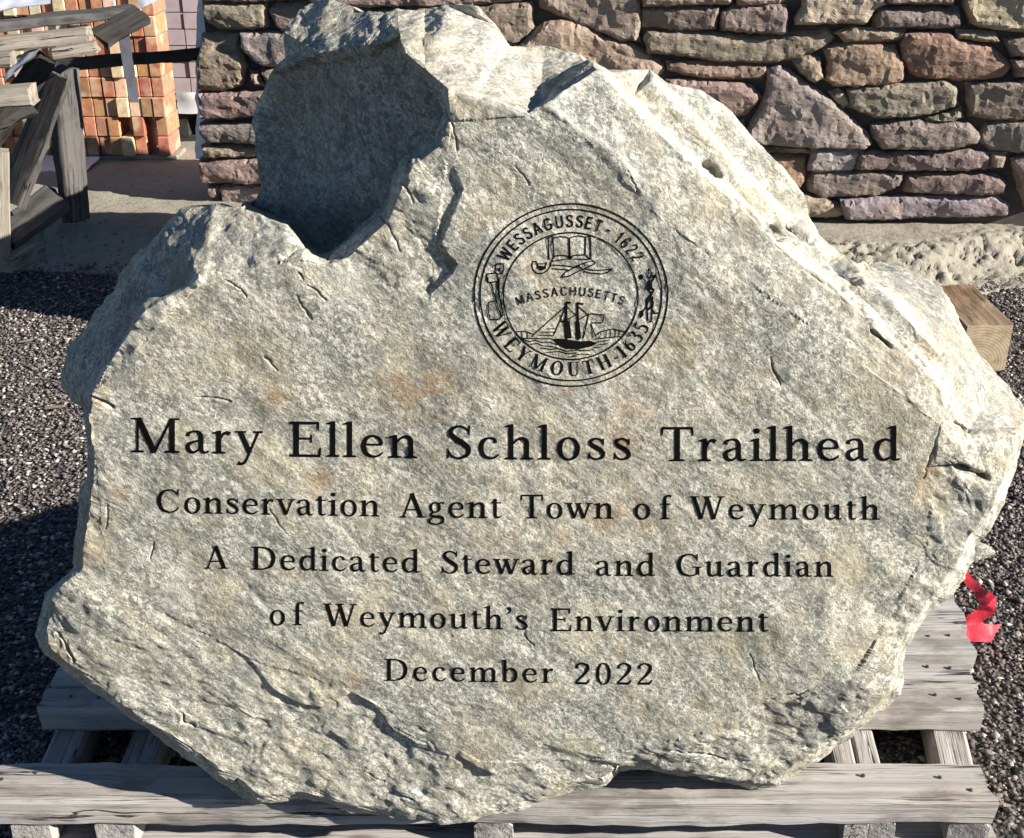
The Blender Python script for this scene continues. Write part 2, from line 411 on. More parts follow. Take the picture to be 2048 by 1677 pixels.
OUT = [(630,-4,.36),(660,0,.34),(690,8,.32),(740,25,.28),(770,31,.26),(794,20,.26),(850,25,.24),(900,20,.22),(941,13,.20),(960,18,.20),(985,50,.20),
 (1020,92,.18),(1090,98,.20),(1160,108,.18),(1205,137,.16),(1300,138,.135),(1335,166,.135),(1370,180,.14),(1397,186,.145),(1440,212,.142),(1480,258,.14),
 (1530,305,.137),(1560,332,.135),(1605,388,.132),(1616,430,.13),(1640,470,.126),(1690,518,.122),(1712,533,.12),(1740,529,.30),(1800,536,.33),(1842,550,.34),(1885,575,.33),
 (1897,602,.30),(1930,655,.27),(1962,702,.24),(2008,768,.19),(2040,812,.15),(2046,838,.12),(2047,864,.085),(2042,935,.06),(2012,1000,.05),(1968,1068,.05),
 (1950,1090,.05),(1985,1103,.06),(1945,1120,.055),(1900,1183,.055),(1842,1250,.06),(1816,1300,.06),(1800,1388,.07),(1760,1432,.075),(1700,1480,.08),
 (1622,1530,.085),(1553,1576,.09),(1500,1582,.08),(1440,1562,.06),(1380,1546,.05),(1300,1542,.05),(1240,1548,.05),(1213,1577,.04),(1145,1586,.04),
 (1100,1600,.03),(1040,1625,.02),(950,1641,.005),(880,1645,.005),(800,1631,.02),(740,1626,.03),(700,1626,.03),(640,1611,.035),(580,1600,.035),(510,1604,.035),
 (430,1550,.035),(330,1490,.03),(240,1420,.03),(150,1360,.03),(85,1305,.035),(68,1270,.06),(90,1188,.07),(148,1135,.06),(150,1080,.08),(163,1000,.06),
 (178,900,.04),(170,832,.04),(165,806,.06),(123,776,.24),(125,745,.25),(140,700,.24),(170,660,.23),(200,622,.22),(225,590,.21),(240,560,.20),(270,510,.18),
 (330,465,.14),(370,430,.115),(430,400,.095),(482,416,.085),(496,405,.33),(512,398,.33),(526,368,.33),(518,310,.33),(513,265,.33),(520,200,.33),(540,150,.33),
 (570,112,.32),(563,62,.33),(600,20,.36)]
LINES = [
 # shaded recess: lit rim above it, then the recess just inside
 [(578,128,.27),(640,106,.24),(700,100,.22),(760,86,.19),(798,70,.15),(815,108,.09),(850,138,.06),(884,180,.03),(893,232,.02),(872,285,.03),(818,325,.035),(772,425,.035),(702,482,.03),(657,512,.03)],
 [(580,150,0.297),(640,128,0.267),(698,124,0.237),(756,108,0.208),(790,88,0.191),(808,114,0.181),(846,142,0.162),(881,183,0.144),(890,232,0.140),(869,283,0.151),(815,322,0.178),(769,422,0.201),(700,478,0.236),(656,508,0.259),(645,508,0.264),(611,493,0.281),(576,446,0.299),(500,416,0.338)],
 [(610,190,0.300),(575,300,0.318),(640,420,0.262)], [(720,170,0.222),(740,330,0.205)],
 # shoulder top edge and front edge
 [(489,421,.082),(572,454,.045),(606,500,.02),(640,514,.015)],
 [(182,792,.0),(205,737,0),(250,682,0),(300,624,0),(390,574,0),(410,557,0),(480,548,0),(563,530,0),(604,516,0),(650,530,0),(700,512,.006),(782,438,.008),(830,335,.008),(885,292,.006),(905,240,.004),(900,186,.008),(950,196,.008),(1000,209,.004),(1057,232,0),(1074,219,0)],
 [(335,474,.10),(286,532,.11),(262,592,.10),(240,652,.08),(214,708,.04)],
 # ridge facet between the top and the right-hand knob
 [(1078,210,.05),(1120,160,.10),(1172,120,.15)],
 [(1086,216,0),(1130,182,.012),(1188,144,.022),(1206,153,.022),(1252,207,.018),(1324,275,.016),(1413,360,.014),(1483,423,.013),(1553,490,.012),(1618,543,.012),(1683,593,.012),(1753,658,.012),(1843,736,.012),(1880,781,.012),(1890,815,.008)],
 [(1194,137,.036),(1211,146,.036),(1259,201,.030),(1331,268,.028),(1421,352,.026),(1491,415,.026),(1561,482,.024),(1626,535,.024),(1691,585,.024),(1761,650,.024),(1851,728,.024),(1889,775,.022),(1904,815,.014)],
 [(1221,150,.100),(1267,196,.095),(1339,262,.09),(1429,345,.085),(1499,409,.08),(1569,475,.078),(1634,529,.076),(1699,579,.07),(1769,643,.05),(1859,721,.04),(1896,764,.036)],
 [(1100,212,0),(1150,255,0),(1230,303,0),(1285,368,0),(1325,442,0),(1420,522,0),(1520,602,0),(1640,684,0),(1740,740,0),(1830,805,0),(1878,850,0)],
 [(1303,165,.103),(1343,213,.100),(1443,318,.096),(1533,408,.092),(1605,468,.090),(1661,526,.088),(1695,556,.084),(1783,606,.055),(1872,704,.045)],
 [(1310,160,.112),(1350,208,.110),(1450,312,.106),(1540,402,.102),(1612,462,.10),(1668,520,.097),(1702,548,.093),(1790,600,.065),(1880,700,.05)],
 [(1318,156,.128),(1359,202,.126),(1459,306,.124),(1549,396,.12),(1622,458,.117),(1678,514,.114)],
 [(1722,545,.16),(1799,590,.15),(1890,690,.10),(1914,730,.08),(1916,802,.06),(1938,860,.045),(1990,858,.06),(2036,858,.085)],
 [(1941,868,.02),(1990,868,.03),(2030,870,.045)],
 [(1800,562,.24),(1870,612,.22),(1930,700,.17),(1985,790,.13)],
 # lower right, bright chamfer along the rim
 [(2018,935,.025),(1990,995,.02),(1945,1062,.02),(1926,1100,.02),(1880,1172,.02),(1820,1245,.02),(1795,1295,.022),(1778,1378,.025)],
 # ledge: the top flake ends, the lower sheet lies deeper
 [(508,1328,0),(548,1378,0),(600,1412,0),(640,1415,0),(702,1383,0),(748,1408,0),(788,1463,0),(832,1488,0),(905,1500,0),(958,1528,0),(990,1542,0),(1085,1487,0),(1160,1508,0),(1236,1524,0),(1330,1490,0),(1450,1470,0),(1520,1400,0),(1610,1385,0),(1700,1360,0)],
 [(503,1334,.003),(542,1384,.005),(598,1420,.006),(642,1422,.003),(700,1392,.005),(742,1415,.006),(782,1470,.006),(828,1496,.005),(900,1508,.005),(954,1537,.006),(992,1551,.005),(1083,1496,.005),(1157,1517,.006),(1238,1533,.008),(1330,1500,.008),(1458,1480,.007),(1528,1410,.005),(1615,1394,.005),(1708,1370,.004)],
 [(188,806,0),(184,835,0),(190,900,0),(180,990,0),(172,1040,0),(168,1090,.002),(166,1140,.002),(112,1200,.003),(92,1262,.004),(104,1300,.004),(165,1350,.004),(252,1408,.005),(342,1478,.006),(442,1538,.006),(520,1588,.010),(600,1586,.010),(700,1610,.010),(800,1616,.010),(900,1628,.002),(960,1626,.001),(1040,1608,.008),(1145,1570,.012),(1205,1560,.014),(1238,1540,.014)],
 [(1300,1530,.022),(1380,1533,.022),(1440,1548,.03),(1500,1566,.05),(1548,1560,.05),(1612,1516,.04),(1690,1468,.03),(1735,1424,.025)],
 # flake edge beside the recess (a deep step with a shadow)
 [(908,330,.004),(930,378,.0),(905,440,0),(884,488,0),(918,528,0),(908,548,0),(862,588,0),(830,600,0)],
 [(899,334,.005),(920,378,.006),(896,438,.006),(873,488,.008),(905,530,.010),(899,543,.008),(857,580,.005),(826,592,.003)],
]
CRACKS = [  # (points, half width px, depth m)
 ([(1686,575),(1722,612),(1742,640),(1748,660),(1782,694)], 3.2, .016), ([(1793,672),(1825,705),(1850,730)], 2.8, .012), ([(1918,936),(1945,943),(1975,956)], 6, .018),
 ([(1542,716),(1550,748),(1562,772)], 2.2, .004), ([(1903,795),(1895,830),(1872,880),(1858,925),(1846,955)], 2.0, .004),
 ([(1852,938),(1880,934),(1915,933),(1945,942),(1975,956)], 3.2, .010), ([(1912,845),(1935,862)], 3, .008),
 ([(395,796),(430,796),(462,804)], 1.8, .004), ([(180,792),(225,815)], 3, .010), 
 ([(530,714),(556,740)], 1.8, .004), ([(452,560),(480,574),(492,592)], 2.4, .005), 
 ([(599,545),(606,556)], 2.6, .006), ([(596,592),(625,640)], 2.2, .004), ([(617,568),(652,598)], 2.4, .005), 
 ([(1668,518),(1712,562)], 9, .022), ([(1545,452),(1560,475)], 6, .014), ([(1580,455),(1625,480)], 7, .014), ([(1412,328),(1436,350)], 7, .02), ([(1440,372),(1530,462)], 2.6, .007), ([(1620,545),(1690,600)], 2.6, .006),
 ([(115,1265),(130,1285),(148,1320)], 2.8, .009), ([(363,1430),(368,1448),(385,1460)], 2.8, .009), ([(1050,1270),(1066,1292)], 1.8, .004),
 ([(1540,1400),(1590,1388),(1615,1382)], 2.4, .006), ([(1345,1498),(1400,1502),(1450,1520)], 2.4, .008), ([(735,1548),(770,1562)], 2, .005),
 ([(755,1590),(790,1584),(830,1595)], 2.4, .007), ([(470,1565),(500,1600)], 3, .01), ([(1255,340),(1275,380)], 1.8, .004), 
 ([(307,1085),(300,1120)], 1.8, .005), ([(216,1010),(212,1060)], 1.6, .003), ([(700,230),(730,300)], 1.5, .003), ([(830,320),(815,370),(830,400)], 2.0, .006),
 ([(880,180),(905,240),(915,300)], 2.2, .005), ([(760,430),(790,470),(800,500)], 1.8, .004),  ([(1030,330),(1060,370)], 1.4, .003), ([(540,1020),(570,1060)], 1.6, .003), ([(1500,1310),(1520,1360)], 1.6, .004),
]
SCORES = [((330,1000),(640,1330)), ((480,560),(900,960)), ((900,560),(1330,1010)), ((1010,880),(1420,1380)), ((1230,560),(1560,960)), ((650,1020),(930,1330)), ((1330,960),(1640,1300)), ((360,760),(520,960)), ((1030,330),(1250,640)), ((1560,760),(1800,1010))]
RUST = [(1265,830,42),(1250,880,28),(1240,1020,34),(1225,1045,25),(1285,1050,22),(1025,1078,16),(1120,1075,18),(1180,1030,18),(705,1350,20),(800,790,55),(560,785,40),(1060,540,26),(1130,790,16),(190,820,26),(230,990,24),(640,960,25),(1110,1120,16),(1800,900,30),(1850,960,35),(1540,760,24),(870,780,50),(1240,1300,12),(950,470,14),(180,1120,20),(1880,700,40)]

def make_boulder():
    pts = []; edges = []; dep = []
    def add_line(L, closed=False):
        b = len(pts)
        for x, y, d in L: pts.append(Vector((x, y))); dep.append(d)
        for k in range(len(L) - 1): edges.append((b + k, b + k + 1))
        if closed: edges.append((b + len(L) - 1, b))
    add_line(OUT, True)
    for L in LINES: add_line(L)
    gx = [(x, y) for x in range(300, 1800, 150) for y in range(640, 1320, 130)]
    allp = np.array([(p.x, p.y) for p in pts])
    for x, y in gx:
        if np.min(np.hypot(allp[:, 0] - x, allp[:, 1] - y)) < 60: continue
        if not in_poly(np.array([[x, y]]), [(182,792),(410,557),(604,520),(860,600),(1150,255),(1325,442),(1740,740),(1878,850),(1850,1100),(1700,1360),(1240,1520),(960,1520),(700,1380),(500,1320),(210,1160)])[0]: continue
        pts.append(Vector((x, y))); dep.append(float(0.004 * (rng.random() - 0.5)))
    vo, eo, fo, ov, oe, of = delaunay_2d_cdt(pts, edges, [], 1, 0.01)
    D = np.zeros(len(vo))
    for k, src in enumerate(ov):
        if src: D[k] = np.mean([dep[s] for s in src])
        else:
            q = vo[k]; dd = np.array([(q - p).length for p in pts]); j = np.argsort(dd)[:3]; D[k] = np.mean([dep[i] for i in j])
    V = []; PX = []
    for q, d in zip(vo, D):
        V.append((*at_y(q.x, q.y, F0 + d), q.x, q.y, 1.0))
    V = np.array(V); T = []
    for f in fo:
        f = list(f)
        for k in range(1, len(f) - 1): T.append((f[0], f[k], f[k + 1]))
    T = np.array(T)
    # orient towards the camera
    a, b, c = V[T[:, 0], :3], V[T[:, 1], :3], V[T[:, 2], :3]
    nn = np.cross(b - a, c - a); flip = np.einsum('ij,ij->i', nn, a - np.array([0, 0, EYE])) > 0
    T[flip] = T[flip][:, ::-1]
    # boundary loop -> closed body behind
    cnt = {}
    for t in T:
        for i in range(3):
            e = (t[i], t[(i + 1) % 3]); cnt[e] = 1
    nxt = {i: j for (i, j) in cnt if (j, i) not in cnt}
    st = next(iter(nxt)); loop = [st]
    while nxt[loop[-1]] != st: loop.append(nxt[loop[-1]])
    cen = np.array([0.02, F0 + 0.25, 0.68])
    rings = [loop]; n = len(loop)
    for dist, shr in ((0.07, 0.02), (0.20, 0.09), (0.36, 0.26)):
        ids = []
        for i in loop:
            p = V[i, :3]; d = p - np.array([0, 0, EYE]); d = d / np.linalg.norm(d)
            q = p + d * dist; q[0] += (cen[0] - q[0]) * shr; q[2] += (cen[2] - q[2]) * shr
            q[2] = max(q[2], 0.133)
            ids.append(len(V)); V = np.concatenate([V, [[*q, V[i, 3], V[i, 4], 0.0]]])
        rings.append(ids)
    B = []
    for r0, r1 in zip(rings[:-1], rings[1:]):
        for k in range(n):
            i, j = r0[k], r0[(k + 1) % n]; p, q = r1[k], r1[(k + 1) % n]
            B += [(j, i, p), (j, p, q)]
    V = np.concatenate([V, [[*(V[rings[-1], :3].mean(0) + np.array([0, 0.06, 0])), 1000, 800, 0.0]]]); ce = len(V) - 1
    for k in range(n): B.append((rings[-1][(k + 1) % n], rings[-1][k], ce))
    T = np.concatenate([T, np.array(B)])
    gyy, gxx = np.mgrid[-40:1720:4, 0:2060:4]; gp = np.stack([gxx.ravel(), gyy.ravel()], 1).astype(float); near = np.zeros(len(gp), bool)
    for pl_, rad in [(c_[0], 16) for c_ in CRACKS] + [(l_, 9) for l_ in LINES]:
        L_ = np.array(pl_, float); bx = np.where((gp[:, 0] > L_[:, 0].min() - 30) & (gp[:, 0] < L_[:, 0].max() + 30) & (gp[:, 1] > L_[:, 1].min() - 30) & (gp[:, 1] < L_[:, 1].max() + 30))[0]
        near[bx] |= seg_dist(gp[bx], pl_) < rad
    near = near.reshape(gxx.shape)
    def want(mid):
        iy = np.clip(((mid[:, 4] + 40) / 4).astype(int), 0, near.shape[0] - 1); ix = np.clip((mid[:, 3] / 4).astype(int), 0, near.shape[1] - 1)
        return np.where(mid[:, 5] > 0.55, np.where(near[iy, ix], 0.0024, 0.0046), 0.03)
    V, T = tri_refine(V, T, want)
    P = V[:, :3].copy(); Q = V[:, 3:5]; front = V[:, 5]
    fn = np.cross(P[T[:, 1]] - P[T[:, 0]], P[T[:, 2]] - P[T[:, 0]])
    N = np.zeros_like(P)
    for k in range(3): np.add.at(N, T[:, k], fn)
    N /= np.maximum(np.linalg.norm(N, axis=1), 1e-12)[:, None]
    # flaky, diagonally foliated relief
    a = R(38); u = P[:, 0] * math.cos(a) - P[:, 2] * math.sin(a); v = P[:, 0] * math.sin(a) + P[:, 2] * math.cos(a)
    S = np.stack([u * 0.58, P[:, 1], v], 1)
    face = (in_poly(Q, [(182,792),(410,557),(604,520),(860,600),(905,240),(1057,232),(1150,255),(1325,442),(1740,740),(1878,850),(1850,1100),(1700,1360),(1240,1520),(960,1520),(700,1380),(500,1320),(210,1160)]) & (front > 0.9)).astype(float)
    rough = 1.0 - 0.62 * face
    bevz = in_poly(Q, [(1075,220),(1190,130),(1300,138),(1397,186),(1560,332),(1616,430),(1720,535),(1885,690),(1910,730),(2046,830),(2046,862),(1940,860),(1870,845),(1740,735),(1520,598),(1325,440),(1230,300),(1150,250)])
    rz = in_poly(Q + 12 * fbm(P, 14, 2, 45)[:, None], [(330,470),(430,405),(560,450),(600,500),(520,530),(410,550),(250,680),(200,730),(260,590)]) | in_poly(Q + 16 * fbm(P, 14, 3, 44)[:, None], [(1240,1525),(1330,1490),(1500,1430),(1600,1385),(1755,1380),(1730,1450),(1550,1576),(1440,1562)])
    recz = in_poly(Q, [(582,142),(700,110),(790,84),(842,146),(883,230),(864,280),(808,318),(762,418),(650,503),(508,424),(513,265)])
    rough = np.where(recz, 0.30, np.where(rz, 0.50, np.where(face > 0, 0.15, np.where(bevz, 0.30, 0.42))))
    h = np.where(face > 0, 0.0024, 0.0035) * fbm(P, 7, 2, 40) + rough * (0.0055 * fbm(P, 22, 2, 53) + np.where(face > 0, 0, 0.0034) * fbm(S, 70, 2, 60) + np.where(face > 0, 0, 0.0014) * fbm(P, 88, 1, 52)) + face * 0.0010 * fbm(S, 40, 1, 70)
    flake = fbm(S, 16, 3, 80) * 3.0
    fl = np.floor(flake) + np.clip((flake - np.floor(flake)) * 4, 0, 1)
    h += (0.0005 + 0.0024 * rough) * fl
    for line, wd, dp in CRACKS:
        L = np.array(line, float); box = (Q[:, 0] > L[:, 0].min() - 25) & (Q[:, 0] < L[:, 0].max() + 25) & (Q[:, 1] > L[:, 1].min() - 25) & (Q[:, 1] < L[:, 1].max() + 25) & (front > 0.9)
        k = np.where(box)[0]
        if len(k):
            jit = np.stack([2.6 * fbm(P[k], 70, 3, 7), 2.6 * fbm(P[k], 70, 3, 8)], 1)
            d = seg_dist(Q[k] + jit, line); wv = wd * 0.85 * (1 + 0.5 * fbm(P[k], 35, 1, 12)); h[k] -= dp * 0.8 * np.exp(-(d / np.maximum(wv, 1.2)) ** 2)
    pale = np.zeros(len(P)); rust = np.zeros(len(P)); dark = np.zeros(len(P))
    for s0, s1 in SCORES:
        d = seg_dist(Q + 14 * fbm(P, 12, 2, 90)[:, None], [s0, s1]); m = np.exp(-(d / 4.5) ** 2) * (0.45 + 0.55 * (fbm(P, 9, 2, 33) > -0.1)); pale = np.maximum(pale, 0.6 * m); h -= 0.0006 * m * front
    for x, y, r in RUST:
        d = np.hypot(Q[:, 0] - x, Q[:, 1] - y); rust = np.maximum(rust, np.exp(-(d / r) ** 2))
    bev = in_poly(Q, [(1075,220),(1190,130),(1300,138),(1397,186),(1560,332),(1616,430),(1720,535),(1885,690),(1910,730),(1916,800),(1940,860),(1870,845),(1740,735),(1520,598),(1325,440),(1230,300),(1150,250)])
    blk = in_poly(Q, [(1880,600),(1900,600),(2046,830),(2046,862),(1935,862),(1914,730),(1890,690)])
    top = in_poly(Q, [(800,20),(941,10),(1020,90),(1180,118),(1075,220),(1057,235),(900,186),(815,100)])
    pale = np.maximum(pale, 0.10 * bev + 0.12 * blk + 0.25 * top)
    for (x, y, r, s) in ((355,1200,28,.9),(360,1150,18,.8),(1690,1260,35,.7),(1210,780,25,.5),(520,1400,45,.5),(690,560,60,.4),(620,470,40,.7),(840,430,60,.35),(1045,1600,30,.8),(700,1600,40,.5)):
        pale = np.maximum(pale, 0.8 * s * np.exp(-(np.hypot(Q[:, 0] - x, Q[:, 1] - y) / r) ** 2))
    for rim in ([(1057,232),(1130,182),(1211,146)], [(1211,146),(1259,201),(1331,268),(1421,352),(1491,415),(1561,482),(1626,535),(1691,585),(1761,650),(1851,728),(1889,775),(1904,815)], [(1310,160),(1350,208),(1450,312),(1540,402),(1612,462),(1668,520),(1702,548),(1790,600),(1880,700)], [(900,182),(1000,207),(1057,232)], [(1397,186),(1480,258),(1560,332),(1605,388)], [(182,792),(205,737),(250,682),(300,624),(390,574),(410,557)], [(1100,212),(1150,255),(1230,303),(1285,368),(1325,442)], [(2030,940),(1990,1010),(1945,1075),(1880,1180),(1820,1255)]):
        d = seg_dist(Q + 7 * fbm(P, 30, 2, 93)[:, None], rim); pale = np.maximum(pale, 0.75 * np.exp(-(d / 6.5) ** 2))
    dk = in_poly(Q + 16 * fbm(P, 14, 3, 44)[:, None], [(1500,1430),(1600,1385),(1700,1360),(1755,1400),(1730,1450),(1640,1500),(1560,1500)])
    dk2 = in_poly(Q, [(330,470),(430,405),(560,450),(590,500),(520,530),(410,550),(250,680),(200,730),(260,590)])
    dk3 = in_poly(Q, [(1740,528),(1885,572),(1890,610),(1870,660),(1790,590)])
    rec_shade = in_poly(Q, [(582,142),(700,110),(790,84),(842,146),(883,230),(864,280),(808,318),(762,418),(650,503),(508,424),(513,265)])  # recess facet: its shade is painted into the stone colour
    seam_shade = np.zeros(len(P), bool)  # notches between the layers, their shade painted in as dark colour
    for poly in ([(1665,525),(1690,515),(1715,545),(1695,560)], [(1580,455),(1605,440),(1628,478),(1600,485)], [(1410,325),(1432,335),(1440,355),(1420,352)], [(1530,445),(1560,450),(1555,480),(1535,470)]): seam_shade |= in_poly(Q, poly)
    dark = np.maximum.reduce([dk * 0.5, dk2 * 0.35, dk3 * 0.6, seam_shade * 1.0, rec_shade * 0.35, blk * 0.22])
    P += N * h[:, None]
    low = P[:, 2] < 0.131; P[low & (front < 0.9), 2] = 0.131
    root_loc = Vector((0, F0 + 0.12, 0.13))
    root = empty('engraved_boulder', root_loc, 'large grey-green boulder engraved with black lettering and a round seal, on a wooden pallet', 'boulder')
    rl = np.array(root_loc)
    me = bpy.data.meshes.new('rock'); Pl = (P - rl).astype(np.float32)
    me.vertices.add(len(P)); me.vertices.foreach_set('co', Pl.ravel())
    Ti = T.astype(np.int32); me.loops.add(Ti.size); me.loops.foreach_set('vertex_index', Ti.ravel())
    me.polygons.add(len(Ti)); me.polygons.foreach_set('loop_start', np.arange(0, Ti.size, 3, dtype=np.int32))
    me.update(calc_edges=True); me.polygons.foreach_set('use_smooth', np.ones(len(Ti), bool))
    fnrm = np.cross(P[T[:, 1]] - P[T[:, 0]], P[T[:, 2]] - P[T[:, 0]]); fnrm /= np.maximum(np.linalg.norm(fnrm, axis=1), 1e-12)[:, None]
    ne = len(me.edges); le = np.empty(Ti.size, np.int32); me.loops.foreach_get('edge_index', le); fo_ = np.repeat(np.arange(len(T)), 3)
    order = np.argsort(le, kind='stable'); es = le[order]; fs = fo_[order]; pr = np.where(es[1:] == es[:-1])[0]
    sharp = np.zeros(ne, bool); sharp[es[pr]] = np.einsum('ij,ij->i', fnrm[fs[pr]], fnrm[fs[pr + 1]]) < math.cos(R(30))
    at = me.attributes.new('sharp_edge', 'BOOLEAN', 'EDGE'); at.data.foreach_set('value', sharp)
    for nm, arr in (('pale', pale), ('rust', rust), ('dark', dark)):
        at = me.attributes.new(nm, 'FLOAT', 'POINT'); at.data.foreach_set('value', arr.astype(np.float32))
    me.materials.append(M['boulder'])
    o = bpy.data.objects.new('rock', me); C.objects.link(o); o.parent = root
    sel = front > 0.9; fsel = sel[T].all(1)
    bvh = BVHTree.FromPolygons([tuple(x) for x in P.tolist()], Ti[fsel].tolist())
    print('boulder tris', len(T))
    return root, bvh
BOULDER, BVH = make_boulder()

# ------------------------------------------------------------------ lettering
class Pen:
    """flat ribbons and polygons in photo pixels, laid onto the rock by shooting along world Y"""
    def __init__(s): s.v = []; s.f = []
    def strip(s, L, Rr):
        b = len(s.v); n = len(L)
        for l, r in zip(L, Rr):
            m = ((l[0] + r[0]) / 2, (l[1] + r[1]) / 2); s.v += [l, m, r]
        for k in range(n - 1):
            for j in (0, 1):
                a = b + 3 * k + j; s.f.append((a, a + 1, a + 4, a + 3))
    def path(s, pts, step=4.0, tf=None):
        """pts: (x, y, w) polyline already smooth; w full width"""
        q = [pts[0]]
        for a, c in zip(pts[:-1], pts[1:]):
            n = max(1, int(math.hypot(c[0] - a[0], c[1] - a[1]) / step))
            for k in range(1, n + 1):
                t = k / n; q.append(tuple(a[i] + (c[i] - a[i]) * t for i in range(3)))
        L = []; Rr = []
        for k, p in enumerate(q):
            a = q[max(0, k - 1)]; c = q[min(len(q) - 1, k + 1)]
            dx, dy = c[0] - a[0], c[1] - a[1]; l = math.hypot(dx, dy) or 1
            nx, ny = -dy / l * p[2] / 2, dx / l * p[2] / 2
            L.append((p[0] + nx, p[1] + ny)); Rr.append((p[0] - nx, p[1] - ny))
        s.strip(L, Rr)
    def build(s, name, parent, ragged=0.22, lift=0.0005):
        V = []
        base = parent.matrix_world.translation if parent.parent is None else parent.parent.location
        base = BOULDER.location
        for k, (x, y) in enumerate(s.v):
            j = mnoise.noise((x * 0.21, y * 0.21, 3.0)) * ragged; i = mnoise.noise((x * 0.21, y * 0.21, 9.0)) * ragged
            eye = Vector((0, 0, EYE)); hs = [BVH.ray_cast(eye, ray(x + j + ox, y + i + oz))[0] for ox, oz in ((0, 0), (2, 0), (-2, 0), (0, 2), (0, -2))]
            p = at_y(x + j, y + i, min([q.y for q in hs if q] or [F0]) - lift)
            V.append(tuple(p - base))
        return mesh_obj(name, V, s.f, M['paint'], parent, smooth=True)

def cr(pts, n=7):
    """Catmull-Rom through (x, y, w)"""
    P = [pts[0]] + list(pts) + [pts[-1]]; out = []
    for k in range(1, len(P) - 2):
        p0, p1, p2, p3 = P[k - 1], P[k], P[k + 1], P[k + 2]
        for j in range(n):
            t = j / n
            out.append(tuple(0.5 * (2 * p1[i] + (p2[i] - p0[i]) * t + (2 * p0[i] - 5 * p1[i] + 4 * p2[i] - p3[i]) * t * t + (3 * p1[i] - p0[i] - 3 * p2[i] + p3[i]) * t ** 3) for i in range(3)))
    out.append(tuple(pts[-1])); return out
T_, t_ = 0.150, 0.065
def V_(x, y0, y1, w=0.135): return [(x, y0, w), (x, y1, w)]
def H_(x0, x1, y, w=t_): return [(x0, y, w), (x1, y, w)]
def D_(x0, y0, x1, y1, w): 
    k = abs(y1 - y0) / math.hypot(x1 - x0, y1 - y0); return [(x0, y0, w * k), (x1, y1, w * k)]
def sf(x, y=0.022, h=0.15): return [(x - h, y, .035), (x - h * .4, y + (.012 if y < .3 else -.012), .06), (x + h * .4, y + (.012 if y < .3 else -.012), .06), (x + h, y, .035)]
def flag(x, y): return [(x - 0.15, y - 0.075, .02), (x - 0.05, y - 0.045, .07), (x + 0.05, y - 0.03, .085)]
xh = 0.66
def ringp(cx, cy, rx, ry, wt, wn, n=28, tilt=0.0):
    out = []
    for k in range(n + 1):
        a = 2 * math.pi * k / n
        w = wn + (wt - wn) * abs(math.cos(a + tilt)) ** 1.6
        out.append((cx + (rx - w / 2) * math.cos(a), cy + (ry - w / 2) * math.sin(a), w))
    return out
def nstem(x, y1): return [V_(x, 0, y1), flag(x, y1), sf(x)]
ARCH = lambda x: [cr([(x + .05, .46, .045), (x + .15, .58, .055), (x + .27, .615, .10), (x + .36, .53, .135), (x + .37, .36, .135)]), V_(x + .37, 0, .37), sf(x + .37)]
